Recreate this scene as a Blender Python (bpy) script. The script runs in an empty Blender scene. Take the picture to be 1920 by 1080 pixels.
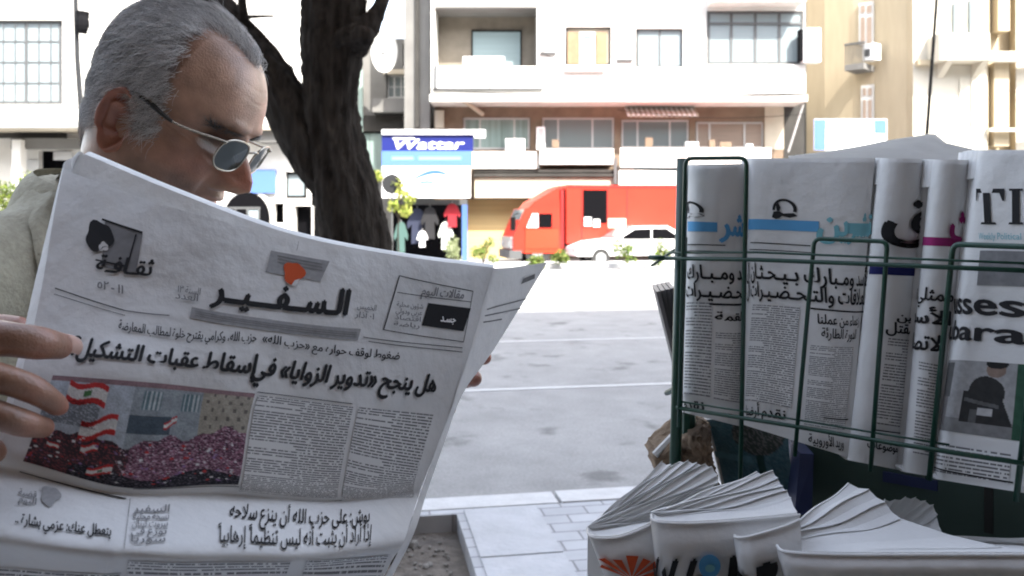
import bpy, math, random, unicodedata
import numpy as np
from mathutils import Vector, Matrix
random.seed(7); RNG = np.random.default_rng(11)
sc = bpy.context.scene
COL = sc.collection
R = math.radians

# ---------------------------------------------------------------- camera, sky, sun, exposure
FPX, HC, HY = 1600.0, 1.45, 410.0          # focal length in photo pixels, eye height, horizon row
cam = bpy.data.cameras.new('camera'); camo = bpy.data.objects.new('camera', cam); COL.objects.link(camo)
camo.location = (0, 0, HC); camo.rotation_euler = (R(90), 0, 0)
cam.sensor_width = 36; cam.lens = 36 * FPX / 1920; cam.shift_y = -(540 - HY) / 1920
cam.clip_start = .05; cam.clip_end = 800
cam.dof.use_dof = True; cam.dof.focus_distance = .74; cam.dof.aperture_fstop = 14
sc.camera = camo
SUN = Vector((.40, -.66, .80)).normalized()
w = bpy.data.worlds.new("World"); sc.world = w; w.use_nodes = True
nt = w.node_tree; bg = nt.nodes['Background']
sky = nt.nodes.new('ShaderNodeTexSky'); sky.sky_type = 'NISHITA'; sky.sun_disc = False
sky.sun_elevation = math.asin(SUN.z); sky.sun_rotation = math.atan2(SUN.x, SUN.y)
sky.air_density = 1.0; sky.dust_density = 2.5; sky.ozone_density = 1.0
hs = nt.nodes.new('ShaderNodeHueSaturation'); hs.inputs['Saturation'].default_value = .55; nt.links.new(sky.outputs[0], hs.inputs['Color']); nt.links.new(hs.outputs[0], bg.inputs[0]); bg.inputs[1].default_value = .15
sl = bpy.data.lights.new('sun', 'SUN'); sl.energy = 2.4; sl.angle = R(.5); sl.color = (1, .95, .86)
so = bpy.data.objects.new('sun', sl); COL.objects.link(so)
so.rotation_euler = SUN.to_track_quat('Z', 'Y').to_euler(); so.location = (8, -12, 30)
vs = sc.view_settings; vs.view_transform = 'Standard'; vs.look = 'None'; vs.gamma = 1; vs.use_curve_mapping = False
vs.exposure = 2.65
sc.render.engine = 'CYCLES'
sc.cycles.use_denoising = True; sc.cycles.max_bounces = 7; sc.cycles.transparent_max_bounces = 12
sc.cycles.filter_width = 1.9

# ---------------------------------------------------------------- helpers
def P(px, py, d): return np.array([(px - 960) / FPX * d, d, HC + (HY - py) / FPX * d])
def X(px, d): return (px - 960) / FPX * d
def Z(py, d): return HC + (HY - py) / FPX * d
WL = {}
def tag(o, label=None, cat=None, group=None, kind=None):
    if label: o['label'] = label
    if cat: o['category'] = cat
    if group: o['group'] = group
    if kind: o['kind'] = kind
    return o
def thing(name, label, cat, loc, group=None):
    o = bpy.data.objects.new(name, None); COL.objects.link(o); o.location = loc; o.empty_display_size = .1
    WL[o.name] = np.array(loc, float)
    return tag(o, label, cat, group)
class MB:
    def __init__(s): s.v = []; s.f = []; s.m = []; s.n = 0; s.uv = {}; s.c = []
    def add(s, verts, faces, mi=0, col=None, uv=None):
        verts = np.asarray(verts, float).reshape(-1, 3)
        if uv is not None:
            s.uv[s.n] = np.asarray(uv, float)
        s.v.append(verts)
        s.c.append(np.broadcast_to(np.asarray(col if col is not None else (1, 1, 1), float), (len(verts), 3)))
        b = s.n
        s.f.extend([tuple(b + i for i in f) for f in faces]); s.m.extend([mi] * len(faces)); s.n += len(verts)
        return s
    def box(s, x0, x1, y0, y1, z0, z1, mi=0, col=None):
        x0, x1 = sorted((x0, x1)); y0, y1 = sorted((y0, y1)); z0, z1 = sorted((z0, z1))
        v = [(x, y, z) for z in (z0, z1) for y in (y0, y1) for x in (x0, x1)]
        f = [(0, 2, 3, 1), (4, 5, 7, 6), (0, 1, 5, 4), (2, 6, 7, 3), (0, 4, 6, 2), (1, 3, 7, 5)]
        return s.add(v, f, mi, col)
    def pbox(s, px0, px1, py0, py1, d0, d1, mi=0, col=None):      # box whose front face sits at depth d0
        return s.box(X(px0, d0), X(px1, d0), d0, d1, Z(py1, d0), Z(py0, d0), mi, col)
    def grid(s, A, mi=0, col=None, uv=None, closed=False):
        A = np.asarray(A, float); r, c = A.shape[:2]; f = []
        for i in range(r - 1):
            for j in range(c - 1 + (1 if closed else 0)):
                k = (j + 1) % c
                f.append((i * c + j, i * c + k, (i + 1) * c + k, (i + 1) * c + j))
        if col is not None: col = np.asarray(col); col = col.reshape(-1, 3) if col.ndim > 1 else col
        return s.add(A.reshape(-1, 3), f, mi, col, None if uv is None else np.asarray(uv).reshape(-1, 2))
    def tube(s, pts, rad, n=10, mi=0, col=None, cap=True, wob=None):
        pts = np.asarray(pts, float); k = len(pts); rad = np.broadcast_to(np.asarray(rad, float), (k,))
        T = np.gradient(pts, axis=0) if k > 2 else np.repeat((pts[1] - pts[0])[None], k, 0)
        T = T / (np.linalg.norm(T, axis=1, keepdims=True) + 1e-12)
        ref = np.array([0, 0, 1.]) if abs(T[0][2]) < .9 else np.array([1., 0, 0])
        rings = []; N = None
        for i in range(k):
            if N is None: N = np.cross(T[i], ref)
            N = N - T[i] * N.dot(T[i]); N /= np.linalg.norm(N) + 1e-12
            B = np.cross(T[i], N)
            a = np.linspace(0, 2 * math.pi, n, endpoint=False)
            rr = rad[i] * (1 if wob is None else wob[i])
            rr = np.broadcast_to(rr, (n,))
            rings.append(pts[i] + (np.cos(a) * rr)[:, None] * N + (np.sin(a) * rr)[:, None] * B)
        b = s.n
        s.grid(np.array(rings), mi, col, closed=True)
        if cap:
            s.f.append(tuple(b + i for i in range(n))[::-1]); s.m.append(mi)
            s.f.append(tuple(b + (k - 1) * n + i for i in range(n))); s.m.append(mi)
        return s
    def prism(s, poly, axis, a0, a1, mi=0, col=None):
        # poly: 2d points; axis 'y': poly is (x,z); axis 'z': poly is (x,y); axis 'x': poly is (y,z)
        n = len(poly)
        def mk(p, a): return {'y': (p[0], a, p[1]), 'z': (p[0], p[1], a), 'x': (a, p[0], p[1])}[axis]
        v = [mk(p, a0) for p in poly] + [mk(p, a1) for p in poly]
        f = [tuple(range(n))[::-1], tuple(range(n, 2 * n))] + [(i, (i + 1) % n, n + (i + 1) % n, n + i) for i in range(n)]
        return s.add(v, f, mi, col)
    def ellipsoid(s, c, r, n=16, m=10, mi=0, col=None, M=None):
        t = np.linspace(0, 2 * math.pi, n, endpoint=False); p = np.linspace(-math.pi / 2, math.pi / 2, m)
        A = np.array([[(math.cos(b) * math.cos(a) * r[0], math.cos(b) * math.sin(a) * r[1], math.sin(b) * r[2]) for a in t] for b in p])
        if M is not None: A = A @ np.asarray(M).T
        return s.grid(A + np.array(c), mi, col, closed=True)
    def rot(s, yaw, about):
        c, q = math.cos(yaw), math.sin(yaw); a = np.array(about, float)
        M = np.array([[c, -q, 0], [q, c, 0], [0, 0, 1]])
        s.v = [(v @ M.T) + a for v in s.v]; return s
    def build(s, name, mats, parent=None, smooth=False, loc=None):
        V = np.concatenate(s.v) if s.v else np.zeros((0, 3))
        base = WL[parent.name] if parent is not None else np.zeros(3)
        if loc is None: loc = base if parent is not None else np.zeros(3)
        loc = np.array(loc, float)
        me = bpy.data.meshes.new(name); me.from_pydata((V - loc).tolist(), [], s.f)
        if not isinstance(mats, (list, tuple)): mats = [mats]
        for m in mats: me.materials.append(m)
        me.polygons.foreach_set('material_index', s.m)
        if smooth: me.polygons.foreach_set('use_smooth', [True] * len(me.polygons))
        ca = me.color_attributes.new('Col', 'FLOAT_COLOR', 'POINT')
        C4 = np.ones((len(V), 4)); C4[:, :3] = np.concatenate(s.c) if s.c else 1
        ca.data.foreach_set('color', C4.ravel())
        if s.uv:
            U = np.zeros((len(V), 2))
            for k, u in s.uv.items(): U[k:k + len(u)] = u
            ul = me.uv_layers.new(name='UVMap'); li = np.zeros(len(me.loops), int); me.loops.foreach_get('vertex_index', li)
            ul.data.foreach_set('uv', U[li].ravel())
        me.update()
        o = bpy.data.objects.new(name, me); COL.objects.link(o)
        o.location = loc - base; WL[o.name] = loc
        if parent is not None: o.parent = parent
        return o
def holes_wall(mb, u0, u1, v0, v1, holes, to3, depth_dir, mi=0):
    us = sorted({u0, u1, *[h[0] for h in holes], *[h[1] for h in holes]}); vv = sorted({v0, v1, *[h[2] for h in holes], *[h[3] for h in holes]})
    for i in range(len(us) - 1):
        for j in range(len(vv) - 1):
            cu, cv = (us[i] + us[i + 1]) / 2, (vv[j] + vv[j + 1]) / 2
            if any(h[0] < cu < h[1] and h[2] < cv < h[3] for h in holes): continue
            mb.add([to3(us[i], vv[j]), to3(us[i + 1], vv[j]), to3(us[i + 1], vv[j + 1]), to3(us[i], vv[j + 1])], [(0, 1, 2, 3)], mi)
    for h in holes:
        c = [np.array(to3(*q)) for q in ((h[0], h[2]), (h[1], h[2]), (h[1], h[3]), (h[0], h[3]))]
        dd = np.array(depth_dir) * (h[4] if len(h) > 4 else .2)
        for k in range(4):
            mb.add([c[k], c[k] + dd, c[(k + 1) % 4] + dd, c[(k + 1) % 4]], [(0, 1, 2, 3)], mi)
def remesh(mb, vox, smooth_it=4, factor=.5):
    V = np.concatenate(mb.v); me = bpy.data.meshes.new('tmp'); me.from_pydata(V.tolist(), [], mb.f)
    o = bpy.data.objects.new('tmp', me); COL.objects.link(o)
    r = o.modifiers.new('r', 'REMESH'); r.mode = 'VOXEL'; r.voxel_size = vox
    if smooth_it:
        q = o.modifiers.new('s', 'SMOOTH'); q.factor = factor; q.iterations = smooth_it
    dg = bpy.context.evaluated_depsgraph_get(); ev = o.evaluated_get(dg); m2 = bpy.data.meshes.new_from_object(ev)
    n = len(m2.vertices); v = np.zeros(n * 3); m2.vertices.foreach_get('co', v)
    f = [tuple(p.vertices) for p in m2.polygons]
    bpy.data.objects.remove(o); bpy.data.meshes.remove(me); bpy.data.meshes.remove(m2)
    return v.reshape(-1, 3), f
def spline(pts, n):
    pts = np.asarray(pts, float); k = len(pts); t = np.linspace(0, k - 1, n)
    return crw(t, k) @ pts
def crw(t, k):                                  # Catmull-Rom weights for k uniform knots, linear extension at the ends
    t = np.atleast_1d(np.asarray(t, float)); i = np.clip(np.floor(t).astype(int), 0, k - 2); f = t - i
    W = np.zeros((len(t), k)); r = np.arange(len(t))
    w0 = -.5 * f + f**2 - .5 * f**3; w1 = 1 - 2.5 * f**2 + 1.5 * f**3; w2 = .5 * f + 2 * f**2 - 1.5 * f**3; w3 = -.5 * f**2 + .5 * f**3
    np.add.at(W, (r, i), w1); np.add.at(W, (r, i + 1), w2)
    lo = i - 1 < 0
    np.add.at(W, (r, np.where(lo, 0, i - 1)), np.where(lo, 2 * w0, w0)); np.add.at(W, (r[lo], np.ones(lo.sum(), int)), -w0[lo])
    hi = i + 2 > k - 1
    np.add.at(W, (r, np.where(hi, k - 1, i + 2)), np.where(hi, 2 * w3, w3)); np.add.at(W, (r[hi], np.full(hi.sum(), k - 2)), -w3[hi])
    return W
class Surf:
    """a sheet of paper: control rows of (px, py, depth), bicubic in between"""
    def __init__(s, rows, off=0.0):
        s.C = np.array([[P(a, b, d + off) for a, b, d in r] for r in rows]); s.r, s.c = s.C.shape[:2]
    def at(s, u, v):
        u = np.asarray(u, float).ravel(); v = np.asarray(v, float).ravel()
        return np.einsum('ni,nj,ijk->nk', crw(v * (s.r - 1), s.r), crw(u * (s.c - 1), s.c), s.C)
    def normal(s, u, v):
        e = 1e-3; a = s.at(u + e, v) - s.at(u - e, v); b = s.at(u, v + e) - s.at(u, v - e)
        n = np.cross(b, a); n /= np.linalg.norm(n, axis=1, keepdims=True) + 1e-12
        p = s.at(u, v) - np.array([0, 0, HC]); n *= -np.sign((n * p).sum(1, keepdims=True))
        return n
    def lift(s, u, v, e):
        u = np.asarray(u, float).ravel(); v = np.asarray(v, float).ravel(); return s.at(u, v) + s.normal(u, v) * e
    def sheet(s, nu=60, nv=60, u0=0, u1=1, v0=0, v1=1):
        uu, vv = np.meshgrid(np.linspace(u0, u1, nu), np.linspace(v0, v1, nv))
        return s.at(uu, vv).reshape(nv, nu, 3), np.stack([uu, 1 - vv], -1)
    def inv(s, px, py):
        if not hasattr(s, 'tab'):
            uu, vv = np.meshgrid(np.linspace(-.05, 1.05, 90), np.linspace(-.05, 1.05, 90))
            s.tab = (uu.ravel(), vv.ravel(), s.at(uu, vv))
        q = s.tab[2]; X_ = 960 + FPX * q[:, 0] / q[:, 1]; Y_ = HY - FPX * (q[:, 2] - HC) / q[:, 1]
        k = np.argmin((X_ - px)**2 + (Y_ - py)**2); u, v = s.tab[0][k], s.tab[1][k]
        def pr(a, b):
            q = s.at(a, b)[0]; return np.array([960 + FPX * q[0] / q[1], HY - FPX * (q[2] - HC) / q[1]])
        for _ in range(6):
            e = 1e-4; f0 = pr(u, v); J = np.stack([(pr(u + e, v) - f0) / e, (pr(u, v + e) - f0) / e], 1)
            du = np.linalg.lstsq(J, np.array([px, py]) - f0, rcond=None)[0]; u = min(1.08, max(-.08, u + du[0])); v = min(1.2, max(-.2, v + du[1]))
        return u, v
    def quad(s, bl, br, tl, tr): return np.array([s.inv(*bl), s.inv(*br), s.inv(*tl), s.inv(*tr)])
def bil(Q, a, b):
    a = np.asarray(a)[..., None]; b = np.asarray(b)[..., None]
    return (1 - a) * (1 - b) * Q[0] + a * (1 - b) * Q[1] + (1 - a) * b * Q[2] + a * b * Q[3]
def patch(mb, S, Q, nu=12, nv=12, e=.0005, mi=0, col=None):
    a, b = np.meshgrid(np.linspace(0, 1, nu), np.linspace(0, 1, nv)); W = bil(Q, a, b)
    mb.grid(S.lift(W[..., 0], W[..., 1], e).reshape(nv, nu, 3), mi, col, np.stack([a, b], -1))
def poly_patch(mb, S, Q, pts, e=.0010, mi=0, col=None):
    pts = np.array(pts, float); W = bil(Q, pts[:, 0], pts[:, 1]); v = S.lift(W[:, 0], W[:, 1], e)
    n = len(pts); mb.add(np.vstack([v, v.mean(0)]), [(i, (i + 1) % n, n) for i in range(n)], mi, col)
class Flat:                                      # a flat board: origin, right vector, up vector
    def __init__(s, o, r, u):
        s.o, s.rv, s.uv_ = np.array(o, float), np.array(r, float), np.array(u, float); n = np.cross(s.rv, s.uv_); s.n = n / np.linalg.norm(n)
    def lift(s, u, v, e): return s.o + np.outer(np.ravel(u), s.rv) + np.outer(np.ravel(v), s.uv_) + s.n * e
# lettering: every glyph once as a mesh, then laid on a sheet
FORM = {}; LAM = {}
for cp in list(range(0xFE80, 0xFEFD)) + list(range(0xFB50, 0xFBFF)):
    d_ = unicodedata.decomposition(chr(cp)).split()
    if len(d_) == 2 and d_[0] in ('<isolated>', '<final>', '<initial>', '<medial>'): FORM.setdefault(int(d_[1], 16), {})[d_[0][1:-1]] = chr(cp)
for cp in range(0xFEF5, 0xFEFD):
    d_ = unicodedata.decomposition(chr(cp)).split(); LAM[(int(d_[2], 16), d_[0][1:-1])] = chr(cp)
def shape_arabic(t):
    cs = [ord(c) for c in t]; seq = []; i = 0
    while i < len(cs):
        if cs[i] == 0x644 and i + 1 < len(cs) and (cs[i + 1], 'isolated') in LAM: seq.append(('L', cs[i + 1])); i += 2
        else: seq.append(('C', cs[i])); i += 1
    jn = lambda k: seq[k][0] == 'C' and (seq[k][1] == 0x640 or 'initial' in FORM.get(seq[k][1], {}))
    jp = lambda k: seq[k][0] == 'L' or seq[k][1] == 0x640 or 'final' in FORM.get(seq[k][1], {})
    out = []
    for k, (ty, c) in enumerate(seq):
        p = k > 0 and jn(k - 1) and jp(k); n = k + 1 < len(seq) and jn(k) and jp(k + 1)
        if ty == 'L': out.append(LAM[(c, 'final' if p else 'isolated')]); continue
        f = FORM.get(c)
        if not f or c == 0x640: out.append(chr(c)); continue
        out.append(f.get('medial' if p and n else 'final' if p else 'initial' if n else 'isolated') or f.get('isolated') or chr(c))
    return ''.join(reversed(out))
GL = {}
def _glyph_mesh(body):
    c = bpy.data.curves.new('g', 'FONT'); c.body = body; c.size = 1; c.resolution_u = 3
    o = bpy.data.objects.new('g', c); COL.objects.link(o); dg = bpy.context.evaluated_depsgraph_get()
    m = bpy.data.meshes.new_from_object(o.evaluated_get(dg)); n = len(m.vertices); v = np.zeros(n * 3); m.vertices.foreach_get('co', v)
    f = [tuple(p.vertices) for p in m.polygons]
    bpy.data.objects.remove(o); bpy.data.curves.remove(c); bpy.data.meshes.remove(m)
    return v.reshape(-1, 3)[:, :2], f
def glyph(ch):
    if ch not in GL:
        v, f = _glyph_mesh(ch)
        a, _ = _glyph_mesh(ch + 'l'); b, _ = _glyph_mesh('l')
        GL[ch] = (v, f, a[:, 0].max() - b[:, 0].max())
    return GL[ch]
def layout(text, arabic=True):
    t = shape_arabic(text) if arabic else text; x = 0; V = []; F_ = []; n = 0
    for ch in t:
        if ch == ' ': x += .22; continue
        v, f, adv = glyph(ch)
        if len(v): V.append(v + (x, 0)); F_ += [tuple(n + i for i in q) for q in f]; n += len(v)
        x += adv
    return np.concatenate(V), F_, x
def write(mb, S, Q, text, arabic=True, e=.0009, bold=.02, slant=0, mi=0, col=None, yr=None):
    """Q = uv of (baseline left, baseline right, top left, top right); bold: stacked shifted copies"""
    V, F_, W_ = layout(text, arabic); y0, y1 = yr or (0, .72)
    js = [(0, 0)] if not bold else [(-bold, 0), (bold, 0), (0, bold * .7), (0, -bold * .7), (0, 0)]
    for k, (dx, dy) in enumerate(js):
        a = (V[:, 0] + dx + slant * V[:, 1]) / W_; b = (V[:, 1] + dy - y0) / (y1 - y0); W = bil(Q, a, b)
        mb.add(S.lift(W[:, 0], W[:, 1], e + k * .00002), F_, mi, col)

# ---------------------------------------------------------------- materials
MATS = {}
def nodes(m): return m.node_tree.nodes, m.node_tree.links
def mat(name, col=(.5, .5, .5), rough=.7, metal=0, spec=.5, noise=0, nscale=8, bump=0, bscale=40, attr=False, sss=0, col2=None, ndetail=5, coords='Object', trans=0, alpha=1, stretch=None):
    if name in MATS: return MATS[name]
    m = bpy.data.materials.new(name); m.use_nodes = True; N, L = nodes(m); b = N['Principled BSDF']
    b.inputs['Roughness'].default_value = rough; b.inputs['Metallic'].default_value = metal; b.inputs['Specular IOR Level'].default_value = spec
    b.inputs['Base Color'].default_value = (*col, 1)
    tc = N.new('ShaderNodeTexCoord'); src = tc.outputs[coords]
    if stretch:
        mp = N.new('ShaderNodeMapping'); mp.inputs['Scale'].default_value = stretch; L.new(src, mp.inputs[0]); src = mp.outputs[0]
    cs = None
    if attr:
        a = N.new('ShaderNodeAttribute'); a.attribute_name = 'Col'; cs = a.outputs['Color']
    if noise:
        n = N.new('ShaderNodeTexNoise'); n.inputs['Scale'].default_value = nscale; n.inputs['Detail'].default_value = ndetail; L.new(src, n.inputs['Vector'])
        if col2 is not None and not attr:
            mx = N.new('ShaderNodeMix'); mx.data_type = 'RGBA'; mx.inputs[6].default_value = (*col, 1); mx.inputs[7].default_value = (*col2, 1)
            rr = N.new('ShaderNodeMapRange'); rr.inputs[1].default_value = .5 - .25 / max(noise, .01); rr.inputs[2].default_value = .5 + .25 / max(noise, .01)
            L.new(n.outputs['Fac'], rr.inputs[0]); L.new(rr.outputs[0], mx.inputs[0]); cs = mx.outputs[2]
        else:
            rr = N.new('ShaderNodeMapRange'); rr.inputs[1].default_value = .25; rr.inputs[2].default_value = .75
            rr.inputs[3].default_value = 1 - noise; rr.inputs[4].default_value = 1 + noise; L.new(n.outputs['Fac'], rr.inputs[0])
            mx = N.new('ShaderNodeMix'); mx.data_type = 'RGBA'; mx.blend_type = 'MULTIPLY'; mx.inputs[0].default_value = 1
            if cs: L.new(cs, mx.inputs[6])
            else: mx.inputs[6].default_value = (*col, 1)
            L.new(rr.outputs[0], mx.inputs[7]); cs = mx.outputs[2]
    if cs: L.new(cs, b.inputs['Base Color'])
    if bump:
        n2 = N.new('ShaderNodeTexNoise'); n2.inputs['Scale'].default_value = bscale; n2.inputs['Detail'].default_value = 6; L.new(src, n2.inputs['Vector'])
        bp = N.new('ShaderNodeBump'); bp.inputs['Strength'].default_value = bump; bp.inputs['Distance'].default_value = .02 if bscale < 60 else .003
        L.new(n2.outputs['Fac'], bp.inputs['Height']); L.new(bp.outputs[0], b.inputs['Normal'])
    if sss:
        b.inputs['Subsurface Weight'].default_value = sss; b.inputs['Subsurface Radius'].default_value = (1, .35, .2); b.inputs['Subsurface Scale'].default_value = .006
    if trans:
        t = N.new('ShaderNodeBsdfTranslucent'); ms = N.new('ShaderNodeMixShader'); ms.inputs[0].default_value = trans
        if cs: L.new(cs, t.inputs[0])
        else: t.inputs[0].default_value = (*col, 1)
        L.new(b.outputs[0], ms.inputs[1]); L.new(t.outputs[0], ms.inputs[2]); L.new(ms.outputs[0], N['Material Output'].inputs[0])
    MATS[name] = m; return m
M_paper = mat('newsprint', (.70, .70, .695), .85, spec=.2, noise=.05, nscale=14, bump=.25, bscale=22, trans=.12)
M_paper_old = mat('newsprint_grey', (.50, .50, .49), .85, spec=.2, noise=.08, nscale=11, bump=.3, bscale=20, trans=.1)
M_ink = mat('black_ink', (.022, .022, .024), .8, spec=.2)
M_greyink = mat('grey_ink', (.20, .20, .205), .8, spec=.2, noise=.2, nscale=120)
M_print = mat('colour_print', attr=True, rough=.8, spec=.2, noise=.2, nscale=180)
def mat_columns(name, lines, cols_gap=0, dark=.16):
    m = bpy.data.materials.new(name); m.use_nodes = True; N, L = nodes(m); b = N['Principled BSDF']; b.inputs['Roughness'].default_value = .85; b.inputs['Specular IOR Level'].default_value = .2
    tc = N.new('ShaderNodeTexCoord'); sp = N.new('ShaderNodeSeparateXYZ'); L.new(tc.outputs['UV'], sp.inputs[0])
    def mth(op, a, bb=None):
        q = N.new('ShaderNodeMath'); q.operation = op
        if isinstance(a, (int, float)): q.inputs[0].default_value = a
        else: L.new(a, q.inputs[0])
        if bb is not None:
            if isinstance(bb, (int, float)): q.inputs[1].default_value = bb
            else: L.new(bb, q.inputs[1])
        return q.outputs[0]
    lv = mth('MULTIPLY', sp.outputs[1], lines); fr = mth('FRACT', lv); row = mth('FLOOR', lv)
    inl = mth('MULTIPLY', mth('GREATER_THAN', fr, .24), mth('LESS_THAN', fr, .72))
    cb = N.new('ShaderNodeCombineXYZ'); L.new(mth('MULTIPLY', sp.outputs[0], 34.0), cb.inputs[0]); L.new(mth('MULTIPLY', row, 7.3), cb.inputs[1])
    nz = N.new('ShaderNodeTexNoise'); nz.inputs['Scale'].default_value = 1; nz.inputs['Detail'].default_value = 3; L.new(cb.outputs[0], nz.inputs['Vector'])
    wd = mth('GREATER_THAN', nz.outputs['Fac'], .43)
    cb2 = N.new('ShaderNodeCombineXYZ'); L.new(mth('MULTIPLY', row, 3.7), cb2.inputs[0])
    wn = N.new('ShaderNodeTexWhiteNoise'); L.new(cb2.outputs[0], wn.inputs['Vector'])
    endm = mth('GREATER_THAN', sp.outputs[0], mth('MULTIPLY', mth('GREATER_THAN', wn.outputs['Value'], .85), .45))
    fac = mth('MULTIPLY', mth('MULTIPLY', inl, wd), endm)
    mx = N.new('ShaderNodeMix'); mx.data_type = 'RGBA'; mx.inputs[6].default_value = (.66, .66, .655, 1); mx.inputs[7].default_value = (dark, dark, dark * 1.03, 1)
    L.new(fac, mx.inputs[0]); L.new(mx.outputs[2], b.inputs['Base Color']); return m
M_col30 = mat_columns('text_lines_fine', 30); M_col44 = mat_columns('text_lines_dense', 44); M_col8 = mat_columns('text_lines_few', 8)
M_skin = mat('skin', attr=True, rough=.36, spec=.6, noise=.34, nscale=42, bump=.22, bscale=520, sss=.10, ndetail=8)
M_hair = mat('hair', attr=True, rough=.5, spec=.5)
M_jacket = mat('jacket_cloth', (.39, .37, .29), .9, spec=.15, noise=.16, nscale=160, bump=.5, bscale=300)
M_trouser = mat('trouser_cloth', (.06, .06, .07), .9, noise=.1)
M_shoe = mat('shoe_leather', (.02, .018, .016), .4)
M_shirt = mat('shirt_cloth', (.55, .56, .6), .9)
M_bark = mat('bark', (.062, .053, .044), .95, spec=.05, noise=.9, nscale=6, col2=(.010, .008, .007), bump=1.0, bscale=9, stretch=(5, 5, 1.1))
M_leafy = mat('leaf_yellow_green', attr=True, rough=.7, spec=.2, trans=.25)
M_asphalt = mat('asphalt', (.285, .283, .28), .9, noise=.14, nscale=3.5, bump=.4, bscale=90, ndetail=9)
def mat_asphalt():
    m = bpy.data.materials['asphalt']; N, L = nodes(m); b = N['Principled BSDF']; src = b.inputs['Base Color'].links[0].from_socket; tc = N.new('ShaderNodeTexCoord')
    for sc_, lo, hi, dk, det in ((2.2, .60, .70, .55, 4), (60, .35, .65, .80, 2), (.35, .35, .65, .86, 6)):
        n = N.new('ShaderNodeTexNoise'); n.inputs['Scale'].default_value = sc_; n.inputs['Detail'].default_value = det; L.new(tc.outputs['Object'], n.inputs['Vector'])
        r = N.new('ShaderNodeMapRange'); r.inputs[1].default_value = lo; r.inputs[2].default_value = hi; r.inputs[3].default_value = 1; r.inputs[4].default_value = dk; L.new(n.outputs['Fac'], r.inputs[0])
        x = N.new('ShaderNodeMix'); x.data_type = 'RGBA'; x.blend_type = 'MULTIPLY'; x.inputs[0].default_value = 1; L.new(src, x.inputs[6]); L.new(r.outputs[0], x.inputs[7]); src = x.outputs[2]
    L.new(src, b.inputs['Base Color'])
mat_asphalt()
M_paint = mat('road_paint', (.52, .52, .51), .9, noise=.6, nscale=9, col2=(.36, .36, .36), ndetail=8)
M_kerb = mat('kerb_stone', (.50, .50, .50), .9, noise=.12, nscale=9, bump=.3, bscale=30)
M_slab = mat('paving_slab', (.42, .43, .45), .9, noise=.1, nscale=6, bump=.3, bscale=40)
M_soil = mat('soil', (.13, .115, .10), 1, noise=.35, nscale=14, bump=1, bscale=25)
M_stone = mat('rubble_stone', (.20, .19, .175), .95, noise=.2, nscale=20, bump=.6, bscale=30)
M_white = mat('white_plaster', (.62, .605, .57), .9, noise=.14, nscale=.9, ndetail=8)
M_cream = mat('cream_plaster', (.44, .39, .31), .9, noise=.1, nscale=1.5)
M_loggia = mat('loggia_shade_stucco', (.20, .175, .14), .9, noise=.2, nscale=2)  # balcony back wall tone, darkened to stand for its shade
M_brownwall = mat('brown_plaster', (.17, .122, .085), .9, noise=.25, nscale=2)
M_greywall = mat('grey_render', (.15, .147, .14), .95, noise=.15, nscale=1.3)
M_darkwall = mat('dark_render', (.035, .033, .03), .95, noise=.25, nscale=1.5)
M_beige = mat('beige_stone', (.44, .37, .26), .95, noise=.45, nscale=1.6, col2=(.33, .275, .19), stretch=(2.6, 2.6, .5), ndetail=9)
M_palestone = mat('pale_stone', (.50, .47, .40), .95, noise=.1, nscale=1)
M_glass = mat('window_glass', (.17, .20, .205), .06, spec=.6)
M_glassgreen = mat('curtained_glass', (.22, .29, .27), .12, spec=.6, noise=.3, nscale=3, stretch=(3, 1, .1))
M_glassbrown = mat('shuttered_window', (.25, .19, .15), .5, noise=.15, nscale=4, stretch=(.2, 1, 6))
M_glasspale = mat('pale_window_glass', (.22, .26, .275), .1, spec=.6)
M_frame = mat('window_frame_white', (.45, .45, .44), .5)
M_metal = mat('grey_metal', (.075, .078, .08), .6)
M_darkmetal = mat('dark_metal', (.007, .007, .008), .8, spec=.05)
M_shutter = mat('roller_shutter_blue', (.22, .29, .30), .6, noise=.1, nscale=2, stretch=(.1, 1, 9))
M_gold = mat('roller_shutter_tan', (.52, .38, .18), .6, noise=.15, nscale=3, stretch=(.1, 1, 10))
M_poledark = mat('pole_grey_paint', (.022, .023, .025), .7, spec=.2)
M_wood = mat('shutter_wood', (.22, .14, .075), .7, noise=.2, nscale=4)
M_shopdark = mat('interior_shade_black', (.004, .004, .005), .95, spec=.05)  # near-black colour stands in for the shade inside openings
M_bluesign = mat('sign_dark_blue', (.006, .012, .12), .4); M_bluesign2 = mat('sign_light_blue', (.075, .150, .40), .4)
M_signwhite = mat('sign_white', (.82, .82, .82), .4); M_cyan = mat('sign_cyan', (.16, .42, .58), .4)
M_red = mat('truck_red', (.52, .028, .014), .35, noise=.08, nscale=1.5); M_darkred = mat('truck_dark_red', (.22, .012, .012), .5)
M_orange = mat('truck_orange', (.50, .038, .012), .4)
M_black = mat('black_rubber', (.02, .02, .02), .7); M_carwhite = mat('car_white', (.78, .78, .78), .25)
M_silver = mat('silver', (.45, .45, .46), .35, metal=.5)
M_green = mat('green_wire_paint', (.006, .045, .028), .35, spec=.5)
M_greenpanel = mat('green_panel', (.045, .075, .065), .6, noise=.2, nscale=9)
M_lens = mat('grey_lens', (.035, .045, .042), .12, spec=.45)
M_gilt = mat('silver_frame', (.42, .39, .33), .25, metal=.9); M_temple = mat('dark_temple', (.02, .018, .016), .35)
M_brownpaper = mat('brown_paper', (.16, .11, .07), .9, noise=.2, nscale=25, bump=.6, bscale=30)
M_binder = mat('blue_cover', (.02, .03, .10), .5)
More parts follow.
